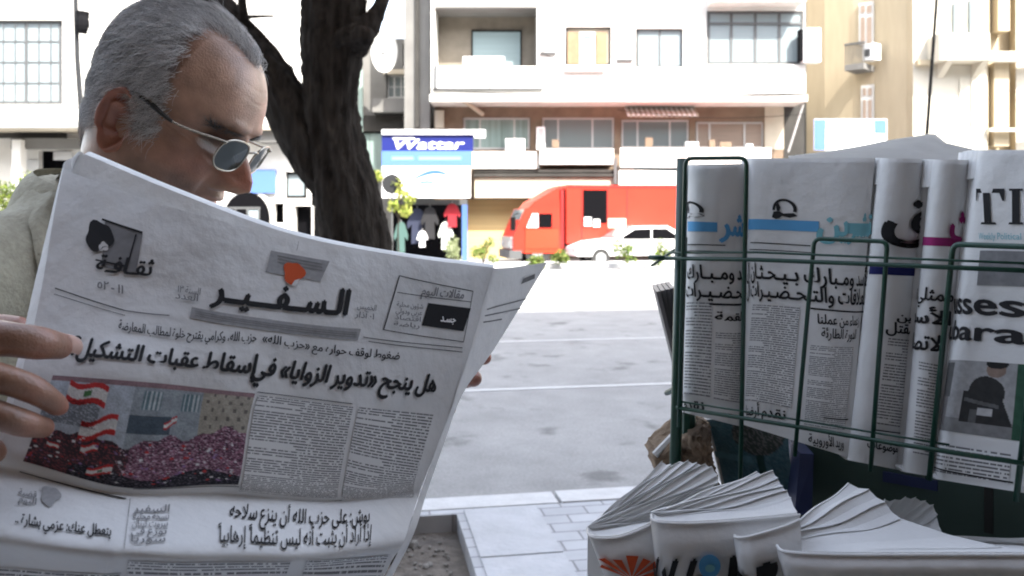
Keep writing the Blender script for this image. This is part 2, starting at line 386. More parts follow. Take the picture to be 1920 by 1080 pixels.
def mat_pavers():
    m = bpy.data.materials.new('brick_pavers'); m.use_nodes = True; N, L = nodes(m); b = N['Principled BSDF']; b.inputs['Roughness'].default_value = .9
    tc = N.new('ShaderNodeTexCoord'); mp = N.new('ShaderNodeMapping'); mp.inputs['Rotation'].default_value = (0, 0, R(-10)); L.new(tc.outputs['Object'], mp.inputs[0])
    br = N.new('ShaderNodeTexBrick'); L.new(mp.outputs[0], br.inputs[0])
    for k, v in (('Scale', 1), ('Brick Width', .22), ('Row Height', .11), ('Mortar Size', .005), ('Bias', 0)): br.inputs[k].default_value = v
    br.inputs['Color1'].default_value = (.36, .37, .39, 1); br.inputs['Color2'].default_value = (.43, .44, .46, 1); br.inputs['Mortar'].default_value = (.20, .20, .21, 1)
    nz = N.new('ShaderNodeTexNoise'); nz.inputs['Scale'].default_value = 7; nz.inputs['Detail'].default_value = 6; L.new(tc.outputs['Object'], nz.inputs['Vector'])
    rr = N.new('ShaderNodeMapRange'); rr.inputs[3].default_value = .8; rr.inputs[4].default_value = 1.2; L.new(nz.outputs['Fac'], rr.inputs[0])
    mx = N.new('ShaderNodeMix'); mx.data_type = 'RGBA'; mx.blend_type = 'MULTIPLY'; mx.inputs[0].default_value = 1; L.new(br.outputs[0], mx.inputs[6]); L.new(rr.outputs[0], mx.inputs[7])
    L.new(mx.outputs[2], b.inputs['Base Color']); bp = N.new('ShaderNodeBump'); bp.inputs['Strength'].default_value = .5; bp.inputs['Distance'].default_value = .01; bp.invert = True
    L.new(br.outputs['Fac'], bp.inputs['Height']); L.new(bp.outputs[0], b.inputs['Normal']); return m
M_pavers = mat_pavers()

# ---------------------------------------------------------------- ground, street
YAW = R(10); SA = np.array([math.cos(YAW), math.sin(YAW), 0]); SB = np.array([-math.sin(YAW), math.cos(YAW), 0])
def ST(s_, t_, z=0.): return SA * s_ + SB * t_ + np.array([0, 0, z])
ZR = -.12
def sheet(name, s0, s1, t0, t1, z, m):
    b = MB(); b.add([ST(s0, t0, z), ST(s1, t0, z), ST(s1, t1, z), ST(s0, t1, z)], [(0, 1, 2, 3)]); return tag(b.build(name, m), kind='structure')
sheet('ground', -400, 400, -400, 500, ZR - .02, M_soil)
sheet('road', -120, 120, 4.40, 40, ZR, M_asphalt)
b = MB(); PIT = (-.62, .46, 3.42, 4.17)
holes_wall(b, -40, 40, -14, 4.24, [(PIT[0], PIT[1], PIT[2], PIT[3], .1)], lambda a, c: ST(a, c, 0), (0, 0, -1)); tag(b.build('pavement', M_pavers), kind='structure')
b = MB()
for k in range(-30, 31):
    L0, L1 = k * 1.0 + .01, k * 1.0 + .99; v = [ST(q, t, z) for z in (ZR - .01, .006 + .003 * ((k * 7) % 3 - 1)) for q, t in ((L0, 4.245), (L1, 4.245), (L1, 4.42), (L0, 4.42))]
    b.add(v, [(4, 5, 6, 7), (0, 1, 5, 4), (1, 2, 6, 5), (2, 3, 7, 6), (3, 0, 4, 7)])
tag(b.build('kerb', M_kerb), kind='structure')
sheet('tree_pit_soil', PIT[0], PIT[1], PIT[2], PIT[3], -.085, M_soil)
b = MB()
for k in range(6):
    t0 = 4.22 - (k + 1) * .62; v = [ST(q, t, z) for z in (.0, .008) for q, t in ((.50, t0 + .008), (.86, t0 + .008), (.86, t0 + .612), (.50, t0 + .612))]
    b.add(v, [(4, 5, 6, 7), (0, 1, 5, 4), (1, 2, 6, 5), (2, 3, 7, 6), (3, 0, 4, 7)])
tag(b.build('paving_slabs', M_slab), kind='structure')
for t_ in (7.73, 10.73): sheet('lane_marking', -120, 120, t_ - .045, t_ + .045, ZR + .004, M_paint)
b = MB()
for i in range(220):                                                     # rubble in the pit
    c = ST(random.uniform(PIT[0] + .05, PIT[1] - .05), random.uniform(PIT[2] + .05, PIT[3] - .05), -.08); r_ = random.uniform(.004, .010) if i % 9 else random.uniform(.012, .026)
    A = np.array(Matrix.Rotation(random.random() * 6, 3, 'Z')); b.ellipsoid(c, (r_ * 1.4, r_, r_ * .8), 7, 5, M=A)
tag(b.build('rubble', M_stone), kind='stuff')
b = MB()
v = [ST(q, t, z) for z in (ZR, .06) for q, t in ((-90, 26.0), (90, 26.0), (90, 27.1), (-90, 27.1))]
b.add(v, [(4, 5, 6, 7), (0, 1, 5, 4), (2, 3, 7, 6)]); tag(b.build('median', M_kerb), kind='structure')
sheet('far_pavement', -120, 120, 33.4, 60, ZR + .004, M_slab)

# ---------------------------------------------------------------- buildings
def facade_window(parent, px0, px1, py0, py1, d, nx=2, glass=None, frame=None, fw=.06, nz=1, name='window', split=None):
    x0, x1, z0, z1 = X(px0, d), X(px1, d), Z(py1, d), Z(py0, d); f = MB(); g = MB(); t = fw
    f.box(x0, x1, d - .03, d + .05, z1 - t, z1); f.box(x0, x1, d - .03, d + .05, z0, z0 + t)
    xs = split or np.linspace(0, 1, nx + 1); xs = [x0 + (x1 - x0) * q for q in xs]
    for i, q in enumerate(xs):
        a = q if i == 0 else q - t if i == len(xs) - 1 else q - t / 2
        f.box(a, a + t, d - .028, d + .048, z0 + t, z1 - t)
    for k in range(1, nz):
        q = z0 + (z1 - z0) * k / nz
        for i in range(len(xs) - 1): f.box(xs[i] + (t if i == 0 else t / 2), xs[i + 1] - (t if i == len(xs) - 2 else t / 2), d - .02, d + .04, q - t / 4, q + t / 4)
    g.box(x0 + t / 2, x1 - t / 2, d + .005, d + .02, z0 + t / 2, z1 - t / 2)
    w_ = f.build(name, frame or M_frame, parent); g.build('pane', glass or M_glass, w_); return w_
# ---- white apartment block across the street
D1, D2 = 32.0, 33.4
bld = thing('apartment_building', 'white apartment block with a covered balcony and a glazed balcony above the red truck', 'building', (X(1150, 33), 33, ZR))
wl = MB(); to_up = lambda a, c: (a, D1, c)
H_ = lambda q, d, dep: (X(q[0], d), X(q[2], d), Z(q[3], d), Z(q[1], d), dep)
up_holes = [H_((815, 12, 1007, 165), D1, 1.5), H_((1060, 50, 1146, 122), D1, .22), H_((1192, 53, 1281, 126), D1, .22), H_((1325, 20, 1507, 121), D1, .12)]
holes_wall(wl, X(808, D1), X(1510, D1), Z(178, D1), Z(-420, D1), up_holes, to_up, (0, 1, 0))
x0, x1 = X(808, D1), X(1510, D1)
wl.add([(x1, D1, Z(178, D1)), (x1, 46, Z(178, D1)), (x1, 46, Z(-420, D1)), (x1, D1, Z(-420, D1))], [(0, 1, 2, 3)])
wl.add([(x0, D1, Z(178, D1)), (x0, 46, Z(178, D1)), (x0, 46, Z(-420, D1)), (x0, D1, Z(-420, D1))], [(3, 2, 1, 0)])
wl.build('wall', M_white, bld)
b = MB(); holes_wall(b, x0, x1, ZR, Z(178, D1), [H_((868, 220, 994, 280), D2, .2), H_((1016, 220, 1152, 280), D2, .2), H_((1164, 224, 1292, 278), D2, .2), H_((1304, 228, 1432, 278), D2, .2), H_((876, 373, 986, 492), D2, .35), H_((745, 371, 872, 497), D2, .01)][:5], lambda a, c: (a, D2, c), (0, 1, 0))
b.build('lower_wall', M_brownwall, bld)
b = MB(); b.box(x0 + .02, x1 - .02, 34.2, 46, ZR, Z(-420, D1)); b.add([(x0 - .1, D1, Z(-421, D1)), (x1 + .1, D1, Z(-421, D1)), (x1 + .1, 46, Z(-421, D1)), (x0 - .1, 46, Z(-421, D1))], [(0, 1, 2, 3)]); b.build('core', M_greywall, bld)
b = MB(); b.box(X(806, D1), X(1512, D1), D1 - .14, 34, Z(191, D1), Z(178, D1)); b.build('floor_slab', M_white, bld)
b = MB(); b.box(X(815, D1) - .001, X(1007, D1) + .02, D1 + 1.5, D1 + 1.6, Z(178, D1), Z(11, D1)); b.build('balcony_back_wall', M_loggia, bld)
b = MB(); b.box(X(1007, D1) - .03, X(1007, D1) - .002, D1 + .02, D1 + 1.498, Z(165, D1), Z(13, D1)); b.box(X(815, D1) + .002, X(1007, D1) - .031, D1 + .02, D1 + 1.498, Z(12, D1) - .05, Z(12, D1) - .002); b.build('balcony_shade_sheets', M_greywall, bld)  # grey sheets put the balcony's shade on its side and ceiling
facade_window(bld, 884, 978, 57, 150, D1 + 1.45, 1, M_shutter, M_darkmetal, .05)
b = MB(); b.pbox(868, 946, 106, 124, D1 + .5, D1 + 1.0); b.build('balcony_table', M_signwhite, bld)
b = MB(); b.pbox(818, 917, 124, 165, D1 - .10, D1 + .02); b.pbox(919.5, 1016, 124, 165, D1 - .10, D1 + .02); b.build('balcony_parapet', M_white, bld)
b = MB(); b.pbox(814, 819, 122, 168, D1 - .12, D1 - .02); b.pbox(812, 1018, 166, 168.5, D1 - .12, D1 - .02); b.build('balcony_rail', M_metal, bld)
w2 = facade_window(bld, 1062, 1145, 52, 121, D1 + .18, 1, M_cream, M_metal, .05)
facade_window(bld, 1086, 1116, 60, 121, D1 + .14, 1, M_glasspale, M_frame, .16)
for a, c in ((1064, 1085), (1118, 1138)):
    b = MB(); b.pbox(a, c, 60, 120, D1 + .06, D1 + .13); b.build('shutter', M_wood, bld)
b = MB(); b.pbox(1057, 1135, 130, 133.5, D1 - .18, D1 - .002); b.build('window_sill', M_kerb, bld)
facade_window(bld, 1194, 1280, 54, 126, D1 + .18, 2, M_glasspale, M_metal, .06)
gz = facade_window(bld, 1326, 1506, 21, 121, D1 + .08, 4, M_glasspale, M_metal, .10)
b = MB(); b.pbox(1328, 1504, 42, 46, D1 + .02, D1 + .06); b.build('glazing_transom', M_metal, bld)
b = MB(); b.pbox(1326, 1511, 121, 175, D1 - .2, D1 - .002); b.build('glazed_balcony_apron', M_white, bld)
b = MB(); b.pbox(1336, 1512, -60, 2, D1 - .9, D1 - .002); b.build('upper_balcony', M_white, bld)
facade_window(bld, 869, 993, 221, 280, D2 + .12, 3, M_glassgreen, M_frame, .07, split=[0, .25, .77, 1])
facade_window(bld, 1017, 1151, 221, 280, D2 + .12, 3, M_glass, M_frame, .07, split=[0, .22, .70, 1])
facade_window(bld, 1165, 1291, 225, 278, D2 + .12, 3, M_glass, M_frame, .07, split=[0, .24, .72, 1])
facade_window(bld, 1305, 1431, 229, 278, D2 + .12, 3, M_glassbrown, M_frame, .07, split=[0, .2, .72, 1])
b = MB(); n = 28
for i in range(n):                                                   # small awning with a scalloped hem
    q0, q1 = 1176 + i * 134 / n, 1176 + (i + 1) * 134 / n; dd = D2 - .75
    z0, z1 = Z(214, dd), Z(214, dd) - .12 * (.6 + .4 * (i % 2)); mi = i % 2
    b.add([(X(q0, dd), dd, z0), (X(q1, dd), dd, z0), (X(q1, dd), dd, z1), (X(q0, dd), dd, z1)], [(0, 1, 2, 3)], mi)
    b.add([(X(q0, dd), dd, z0), (X(q1, dd), dd, z0), (X(q1, dd), D2 - .004, z0 + .35), (X(q0, dd), D2 - .004, z0 + .35)], [(3, 2, 1, 0)], mi)
b.build('awning', [M_signwhite, M_cream], bld)
dp = D2 - .9
for a, c, e_, f_ in ((885, 1006, 284, 316), (1012, 1151, 279, 308), (1163, 1290, 277, 314), (1292, 1446, 277, 316)):
    b = MB(); b.pbox(a, c, e_, f_, dp, dp + .12); b.box(X(a, dp) + .02, X(c, dp) - .02, dp + .12, D2 - .002, Z(f_, dp), Z(f_, dp) + .12); b.build('parapet', M_white, bld)
b = MB(); b.pbox(888, 1156, 318, 323, dp + .08, D2 - .003); b.pbox(888, 1157, 325, 331, dp + .02, D2 - .003); b.build('dark_gap_strips', M_darkwall, bld)  # dark strips stand in for the shaded gaps under the parapets
for a in ((1151, 1157, 296, 345), (1007, 1011, 290, 316)):
    b = MB(); b.pbox(*a, dp - .05, dp + .05); b.build('downpipe', M_metal, bld)
b = MB(); b.pbox(890, 1150, 332, 371, dp + .15, D2 - .002); b.build('shop_fascia', M_cream, bld)
b = MB(); b.pbox(1160, 1420, 319, 347, dp + .05, D2 - .002); b.build('shop_fascia', M_white, bld)
b = MB(); b.pbox(877, 985, 374, 492, D2 + .3, D2 + .34); b.build('roller_shutter', M_gold, bld)
for a in ((1006, 1022, 238, 280, D2 - .35, D2 - .1), (948, 984, 260, 283, D2 - .5, D2 - .1), (1286, 1310, 266, 280, D2 - .6, D2 - .3), (1400, 1412, 270, 279, D2 - .7, D2 - .5)):
    b = MB(); b.pbox(*a); acb = b.build('air_conditioner', M_signwhite, bld)
    b = MB(); b.pbox(a[0] + 3, a[1] - 3, a[2] + 3, a[3] - 3, a[4] - .012, a[4] - .002); b.build('fan_grille', M_kerb, acb)
b = MB(); b.pbox(815, 832, 207, 240, D2 - .25, D2 - .01); b.build('wall_box', M_cream, bld)
b = MB(); b.tube([P(862, 183, D1 - .15), P(905, 214, D2 - .05)], .09, 8); b.build('bracket', M_cream, bld)
b = MB(); b.pbox(1434, 1472, 196, 280, D2 - .02, D2 - .002); b.build('end_pilaster', M_cream, bld)
b = MB(); b.pbox(1470, 1508, 193, 300, D2 - .03, D2 - .004); b.build('dark_gap_panel', M_darkwall, bld)  # flat dark panel in place of the shaded gap at this end
b = MB(); b.tube([P(1506, 196, D1 + .2), P(1478, 285, D1 + .6)], .035, 6); b.build('drainpipe', M_frame, bld)
for a, c in ((1013, 97), (1157, 110)):
    b = MB(); b.pbox(a, a + 30, c, c + 4, D1 - .12, D1 - .002); b.build('wall_bracket', M_metal, bld)
for k, (a, c) in enumerate((((806, 168), (1512, 176)), ((1158, 206), (1510, 214)), ((1015, 96), (1062, 128)))):
    b = MB(); q0, q1 = P(*a, D1 - .17), P(*c, D1 - .17); b.tube([q0 * (1 - t) + q1 * t - np.array([0, 0, .22 * math.sin(math.pi * t) * (k < 2)]) for t in np.linspace(0, 1, 14)], .012, 5); b.build('cable', M_darkmetal, bld)
for a in ((1035, 262, 1048, 277), (1210, 258, 1224, 275), (1330, 262, 1341, 276), (1350, 266, 1372, 276)):
    b = MB(); b.pbox(a[0], a[2], a[1], a[3], D2 - .62, D2 - .5); b.build('balcony_pot', M_brownwall, bld)
# ---- shaded grey building left of it
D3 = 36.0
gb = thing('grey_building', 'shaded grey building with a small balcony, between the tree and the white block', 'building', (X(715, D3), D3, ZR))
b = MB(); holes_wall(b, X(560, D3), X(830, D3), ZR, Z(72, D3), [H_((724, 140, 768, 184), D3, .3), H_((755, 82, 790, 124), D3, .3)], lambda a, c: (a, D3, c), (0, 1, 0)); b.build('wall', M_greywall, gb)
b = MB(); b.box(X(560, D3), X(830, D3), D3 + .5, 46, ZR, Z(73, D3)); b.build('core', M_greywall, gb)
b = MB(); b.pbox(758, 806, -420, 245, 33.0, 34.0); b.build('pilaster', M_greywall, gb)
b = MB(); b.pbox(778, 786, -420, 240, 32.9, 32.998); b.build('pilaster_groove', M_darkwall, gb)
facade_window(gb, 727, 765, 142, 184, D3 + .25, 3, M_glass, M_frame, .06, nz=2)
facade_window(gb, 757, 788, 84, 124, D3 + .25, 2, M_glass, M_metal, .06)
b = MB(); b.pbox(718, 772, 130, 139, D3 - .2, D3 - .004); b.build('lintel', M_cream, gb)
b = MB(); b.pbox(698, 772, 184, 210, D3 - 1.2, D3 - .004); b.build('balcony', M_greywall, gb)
b = MB(); b.pbox(668, 806, 216, 246, D3 - .5, D3 - .006); b.build('dark_block', M_darkwall, gb)  # dark block over the area below the balcony
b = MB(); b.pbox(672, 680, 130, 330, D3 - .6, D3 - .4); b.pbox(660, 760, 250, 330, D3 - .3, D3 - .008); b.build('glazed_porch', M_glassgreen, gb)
# ---- left building with gridded window
D4 = 30.0
lb = thing('corner_building', 'white building with a large gridded window and overhanging slab behind the man', 'building', (X(200, D4), D4, ZR))
b = MB(); holes_wall(b, X(-420, D4), X(568, D4), Z(236, D4), Z(-420, D4), [H_((-220, 37, 117, 196), D4, .25)], lambda a, c: (a, D4, c), (0, 1, 0))
b.add([(X(568, D4), D4, Z(236, D4)), (X(568, D4), 44, Z(236, D4)), (X(568, D4), 44, Z(-420, D4)), (X(568, D4), D4, Z(-420, D4))], [(0, 1, 2, 3)]); b.build('wall', M_white, lb)
facade_window(lb, -218, 116, 39, 195, D4 + .2, 5, M_glasspale, M_metal, .10, nz=4)
b = MB()
for i in range(1, 15): b.pbox(-218 + i * 22.3, -216.6 + i * 22.3, 42, 193, D4 + .1, D4 + .14)
b.build('window_bars', M_metal, lb)
b = MB(); b.pbox(-420, 142, 197, 237, D4 - .8, D4 - .003); b.build('balcony_slab', M_white, lb)
b = MB(); holes_wall(b, X(-420, D4), X(568, D4), ZR, Z(236, D4), [H_((28, 285, 40, 330), D4 + 1.2, .3), H_((72, 282, 135, 336), D4 + 1.2, .3), H_((514, 381, 532, 418), D4 + 1.2, .3), H_((535, 322, 575, 372), D4 + 1.2, .3), H_((552, 386, 584, 470), D4 + 1.2, .4)], lambda a, c: (a, D4 + 1.2, c), (0, 1, 0))
b.build('ground_floor_wall', M_white, lb)
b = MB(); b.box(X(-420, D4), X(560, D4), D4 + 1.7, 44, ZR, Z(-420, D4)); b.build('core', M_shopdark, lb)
b = MB(); b.pbox(-420, 560, 237, 243, D4 - .1, D4 + 1.19); b.build('soffit', M_cream, lb)
b = MB(); b.pbox(20, 152, 259, 279, D4 + .6, D4 + .95); b.build('beam', M_greywall, lb)
b = MB(); b.pbox(-420, 118, 243.2, 258, D4 + .9, D4 + 1.18); b.build('painted_shade_strip', M_darkwall, lb)  # dark strip paints the shade under the overhanging slab
b = MB(); b.pbox(100, 135, 284, 300, D4 + 1.1, D4 + 1.19); b.pbox(40, 72, 300, 495, D4 + 1.12, D4 + 1.195); b.build('door_panel', M_frame, lb)
for a in (-60, 22): 
    b = MB(); b.pbox(a, a + 16, 262, 495, D4 + .3, D4 + .7); b.build('column', M_white, lb)
facade_window(lb, 535, 576, 322, 372, D4 + 1.4, 1, M_glasspale, M_darkmetal, .1)
b = MB(); b.pbox(470, 516, 318, 362, D4 + 1.0, D4 + 1.15); b.build('blue_panel', M_bluesign2, lb)
b = MB(); b.pbox(480, 536, 232, 266, D4 + .2, D4 + 1.1); b.build('canopy_box', M_greywall, lb)
# arched doorway
arc = MB(); N_ = 24; cx, rz = 446, 48
def arch(rx, top, y0, y1, mb):
    pts = [(X(cx + rx * math.cos(a), D4), Z(410 - (410 - top) * math.sin(a), D4)) for a in np.linspace(0, math.pi, N_)]
    mb.prism([(pts[0][0], ZR)] + pts + [(pts[-1][0], ZR)], 'y', y0, y1)
arch(54, 350, D4 + 1.05, D4 + 1.19, arc); aw = arc.build('arch_surround', M_frame, lb)
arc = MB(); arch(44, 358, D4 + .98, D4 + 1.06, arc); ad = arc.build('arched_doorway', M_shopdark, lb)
b = MB(); yy = D4 + .955
for a in (418, 440, 462, 484): b.pbox(a, a + 3, 392, 494, yy, yy + .02)
b.pbox(405, 488, 388, 392, yy, yy + .02); b.build('door_bars', M_metal, ad)
b = MB(); b.pbox(466, 486, 394, 440, D4 + .962, D4 + .978); b.build('pane', M_glasspale, ad)
# ---- right beige building with bays
rb = thing('stone_building', 'beige stone building with bays and small balconies at the right edge of the street', 'building', (X(1720, 34), 34, ZR))
plan = [(X(1512, 37), 37), (X(1546, 36.2), 36.2), (X(1600, 35.2), 35.2), (X(1640, 34.6), 34.6), (X(1700, 33.4), 33.4), (X(1712, 33), 33), (X(1850, 33), 33), (X(1858, 33.8), 33.8), (X(1892, 34.2), 34.2), (X(1905, 33.4), 33.4), (X(2400, 33), 33)]
def wallstrip(mb, p, q, z0, z1, mi=0): mb.add([(p[0], p[1], z0), (q[0], q[1], z0), (q[0], q[1], z1), (p[0], p[1], z1)], [(0, 1, 2, 3)], mi)
b = MB()
for i in range(len(plan) - 1): wallstrip(b, plan[i], plan[i + 1], ZR, Z(-420, 33), 1 if i in (5, 9) else 0)
b.build('wall', [M_beige, M_palestone], rb)
b = MB(); b.box(X(1540, 37), 40, 37.1, 46, ZR, Z(-420, 33)); b.build('core', M_greywall, rb)
def on_wall(px, py, i, off):           # point on plan segment i seen at that pixel, pushed off along the wall normal
    p, q = np.array(plan[i]), np.array(plan[i + 1]); t = (px - 960) / FPX
    k = (t * p[1] - p[0]) / ((q[0] - p[0]) - t * (q[1] - p[1])); c = p + k * (q - p); tn = (q - p) / np.linalg.norm(q - p); nn = np.array([tn[1], -tn[0]])
    c2 = c + nn * off; return np.array([c2[0], c2[1], Z(py, c[1])])
def wall_panel(mb, px0, px1, py0, py1, i, o0, o1, mi=0):
    a, c = on_wall(px0, py0, i, 0), on_wall(px1, py0, i, 0); zt = Z(py0, (a[1] + c[1]) / 2); zb = Z(py1, (a[1] + c[1]) / 2)
    v = []
    for o_ in (o0, o1):
        for px in (px0, px1):
            q = on_wall(px, py0, i, o_); v += [(q[0], q[1], zb), (q[0], q[1], zt)]
    mb.add(v, [(0, 1, 3, 2), (4, 6, 7, 5), (0, 4, 5, 1), (2, 3, 7, 6), (1, 5, 7, 3), (0, 2, 6, 4)], mi)
for (a, c, e_, f_, i, nm) in ((1612, 1639, 5, 84, 2, 'french_window'), (1616, 1639.5, 160, 228, 2, 'french_window')):
    b = MB(); wall_panel(b, a, c, e_, f_, i, .02, .10); w_ = b.build(nm, M_frame, rb)
    b = MB(); m_ = (a + c) / 2
    for q0, q1 in ((a + 4, m_ - 2), (m_ + 2, c - 3)): wall_panel(b, q0, q1, e_ + 28, f_, i, .102, .12); wall_panel(b, q0, q1, e_ + 6, e_ + 20, i, .102, .12)
    b.build('pane', M_glassbrown, w_)
b = MB(); wall_panel(b, 1604, 1639.8, 126, 137, 2, .02, 1.1); bal = b.build('balcony', M_greywall, rb)
b = MB()
for k in range(9): wall_panel(b, 1604 + k * 4.2, 1605.2 + k * 4.2, 90, 126, 2, 1.0, 1.05)
wall_panel(b, 1603, 1639.9, 87, 90.5, 2, .98, 1.08); b.build('railing', M_metal, bal)
b = MB(); wall_panel(b, 1641, 1660, 86, 116, 3, .3, .8); acu = b.build('air_conditioner', M_signwhite, rb)
b = MB(); wall_panel(b, 1645, 1655, 96, 110, 3, .802, .82); b.build('fan_grille', M_metal, acu)
b = MB(); b.pbox(1762, 1856, 62, 112, 32.0, 32.99); b.build('balcony', M_palestone, rb)
for a in (1768, 1834):
    b = MB(); b.prism([(32.1, Z(112, 32.2)), (32.99, Z(112, 32.2)), (32.99, Z(140, 32.2))], 'x', X(a, 32.5), X(a + 12, 32.5)); b.build('bracket', M_palestone, rb)
for a, c, e_, f_ in ((1788, 1806, 6, 62), (1818, 1824, 0, 60)):
    b = MB(); b.pbox(a, c, e_, f_, 32.9, 32.99); b.build('window', M_glass, rb)
b = MB(); b.pbox(1722, 1748, 112, 122, 32.7, 32.99); b.pbox(1760, 1846, 118, 122, 32.95, 32.995); b.build('cornice', M_beige, rb)
for a in (1800, 1822):
    b = MB(); b.pbox(a, a + 3, 146, 235, 32.93, 32.99); b.build('pilaster_strip', M_palestone, rb)
b = MB(); b.box(X(1866, 33.4), X(1888, 33.4), 33.2, 34.2, Z(60, 33.4), Z(-420, 33.4)); b.box(X(1856, 33.4), X(1884, 33.4), 33.1, 34.2, Z(275, 33.4), Z(120, 33.4)); b.build('pilaster', M_beige, rb)
b = MB(); b.pbox(1856, 2400, 96, 114, 32.6, 33.0); b.pbox(1856, 2400, 240, 246, 32.7, 33.0); b.build('string_course', M_palestone, rb)
# ---- the shaded row of houses behind the photographer (it throws the shade over the near pavement)
hb = thing('near_house_row', 'tall row of houses behind the newsstand pavement, outside the view', 'building', (0, -3, 0))
b = MB(); v = [ST(q, t, z) for z in (0, 18.9) for q, t in ((-60, -3), (60, -3), (60, -16), (-60, -16))]
b.add(v, [(4, 5, 6, 7), (0, 1, 5, 4), (1, 2, 6, 5), (2, 3, 7, 6), (3, 0, 4, 7)]); b.build('wall', M_brownwall, hb)
b = MB(); v = [ST(q, t, z + dz) for dz in (0, .03) for q, t, z in ((-7, -2.9, 3.1), (7, -2.9, 3.1), (7, .35, 2.72), (-7, .35, 2.72))]
b.add(v, [(4, 5, 6, 7), (3, 2, 1, 0), (0, 1, 5, 4), (1, 2, 6, 5), (2, 3, 7, 6), (3, 0, 4, 7)]); b.build('added_shade_awning', M_brownwall, hb)  # added unseen awning that blocks overhead light from the foreground

# ---------------------------------------------------------------- across the street: signs, shop, vehicles, plants
ds = 31.0
sg = thing('shop_sign', 'blue and white shop sign lettered Wattar above the clothes shop', 'sign', P(800, 372, ds))
b = MB(); b.pbox(716, 889, 243, 252, ds - .1, ds + .3); b.pbox(889, 910, 243, 258, ds - .05, ds + .2); b.build('top_cap', M_signwhite, sg)
b = MB(); b.pbox(716, 887, 252, 283, ds, ds + .25); b.build('dark_band', M_bluesign, sg)
b = MB(); b.pbox(716, 885, 283, 311, ds + .002, ds + .25); b.build('light_band', M_bluesign2, sg)
b = MB(); b.pbox(716, 882, 311, 371, ds + .02, ds + .25); b.build('white_panel', M_signwhite, sg)
b = MB(); fl = Flat(P(716, 283, ds), (X(887, ds) - X(716, ds), 0, 0), (0, 0, Z(252, ds) - Z(283, ds)))
write(b, fl, np.array([(.10, .12), (.88, .12), (.10, .74), (.88, .74)]), 'Wattar', False, .012, .02, .22)
poly_patch(b, fl, np.array([(0, 0), (1, 0), (0, 1), (1, 1)], float), [(.12, .70), (.36, .70), (.36, .80), (.12, .80)], .012)
b.build('lettering', M_signwhite, sg)
b = MB(); fl2 = Flat(P(716, 311, ds), (X(885, ds) - X(716, ds), 0, 0), (0, 0, Z(283, ds) - Z(311, ds))); I4 = np.array([(0, 0), (1, 0), (0, 1), (1, 1)], float)
for a, c in ((.11, .35), (.41, .88)): poly_patch(b, fl2, I4, [(a, .38), (c, .38), (c, .62), (a, .62)], .012)
b.build('subtitle_strip', M_cyan, sg)
b = MB(); fl3 = Flat(P(716, 371, ds), (X(882, ds) - X(716, ds), 0, 0), (0, 0, Z(311, ds) - Z(371, ds)))
def swoosh(x0, x1, yb, h, n=16): 
    t = np.linspace(0, 1, n); up = [(x0 + (x1 - x0) * q, yb + h * math.sin(q * 2.4)) for q in t]; dn = [(x0 + (x1 - x0) * q, yb + h * .72 * math.sin(q * 2.2) - h * .25) for q in t[::-1]]; return up + dn
for a in ((.36, .72, .62, .26), (.34, .6, .38, .16)):
    pts = np.array(swoosh(*a)); n = len(pts) // 2; v = fl3.lift(pts[:, 0], pts[:, 1], -.012 + .0)
    v = v + np.array([0, .012 + .02 - .03, 0]); b.add(v, [(i, i + 1, 2 * n - 2 - i, 2 * n - 1 - i) for i in range(n - 1)])
b.build('swoosh_emblem', mat('sign_soft_blue', (.035, .10, .17), .5), sg)
shop = thing('clothes_shop', 'open clothes shop front with dark interior under the blue sign', 'shop', P(808, 495, 32.2))
b = MB(); b.pbox(735, 876, 374, 384, 32.0, 32.3); b.build('lintel', M_metal, shop)
b = MB(); b.pbox(866, 876, 384, 497, 32.0, 32.3); b.build('door_post', M_bluesign2, shop)
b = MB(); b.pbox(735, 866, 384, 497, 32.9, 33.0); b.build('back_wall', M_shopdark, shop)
b = MB(); b.pbox(735, 866, 488, 499, 31.9, 32.6); b.build('counter', M_signwhite, shop)
M_cloth = mat('shop_cloth', attr=True, rough=.9)
def garment(name, px, py, wpx, hpx, d, col, lab, cat):
    b = MB(); x0, x1 = X(px - wpx / 2, d), X(px + wpx / 2, d); z0, z1 = Z(py + hpx / 2, d), Z(py - hpx / 2, d); W_, H__ = x1 - x0, z1 - z0; cx_ = (x0 + x1) / 2
    pts = [(-.30, 0), (.30, 0), (.28, .55), (.50, .42), (.55, .56), (.30, .92), (.12, 1), (-.12, 1), (-.30, .92), (-.55, .56), (-.50, .42), (-.28, .55)]
    b.prism([(cx_ + a * W_, z0 + c * H__) for a, c in pts], 'y', d - .09, d + .09, 0, col)
    b.tube([(cx_, d, z1), (cx_, d, z1 + .1)], .012, 6, 0, (.3, .3, .3))
    tag(b.build(name, M_cloth), lab, cat, 'garments hung in the shop front')
garment('hanging_jacket', 782, 424, 34, 66, 31.8, (.02, .025, .05), 'large dark navy jacket hanging at the middle of the shop front', 'jacket')
garment('hanging_jacket', 806, 418, 30, 60, 31.6, (.012, .012, .014), 'black jacket hanging just left of the white shirt', 'jacket')
garment('hanging_shirt', 792, 448, 18, 30, 31.4, (.75, .75, .75), 'small white shirt hung in front of the dark jackets', 'shirt')
garment('hanging_shirt', 848, 404, 28, 44, 31.6, (.26, .012, .02), 'red shirt hanging at the right side of the shop door', 'shirt')
garment('hanging_shirt', 836, 442, 26, 52, 31.7, (.62, .66, .62), 'pale grey shirt below the red shirt', 'shirt')
garment('hanging_jacket', 752, 446, 24, 60, 31.7, (.05, .10, .09), 'dark teal jacket hanging beside the sapling', 'jacket')
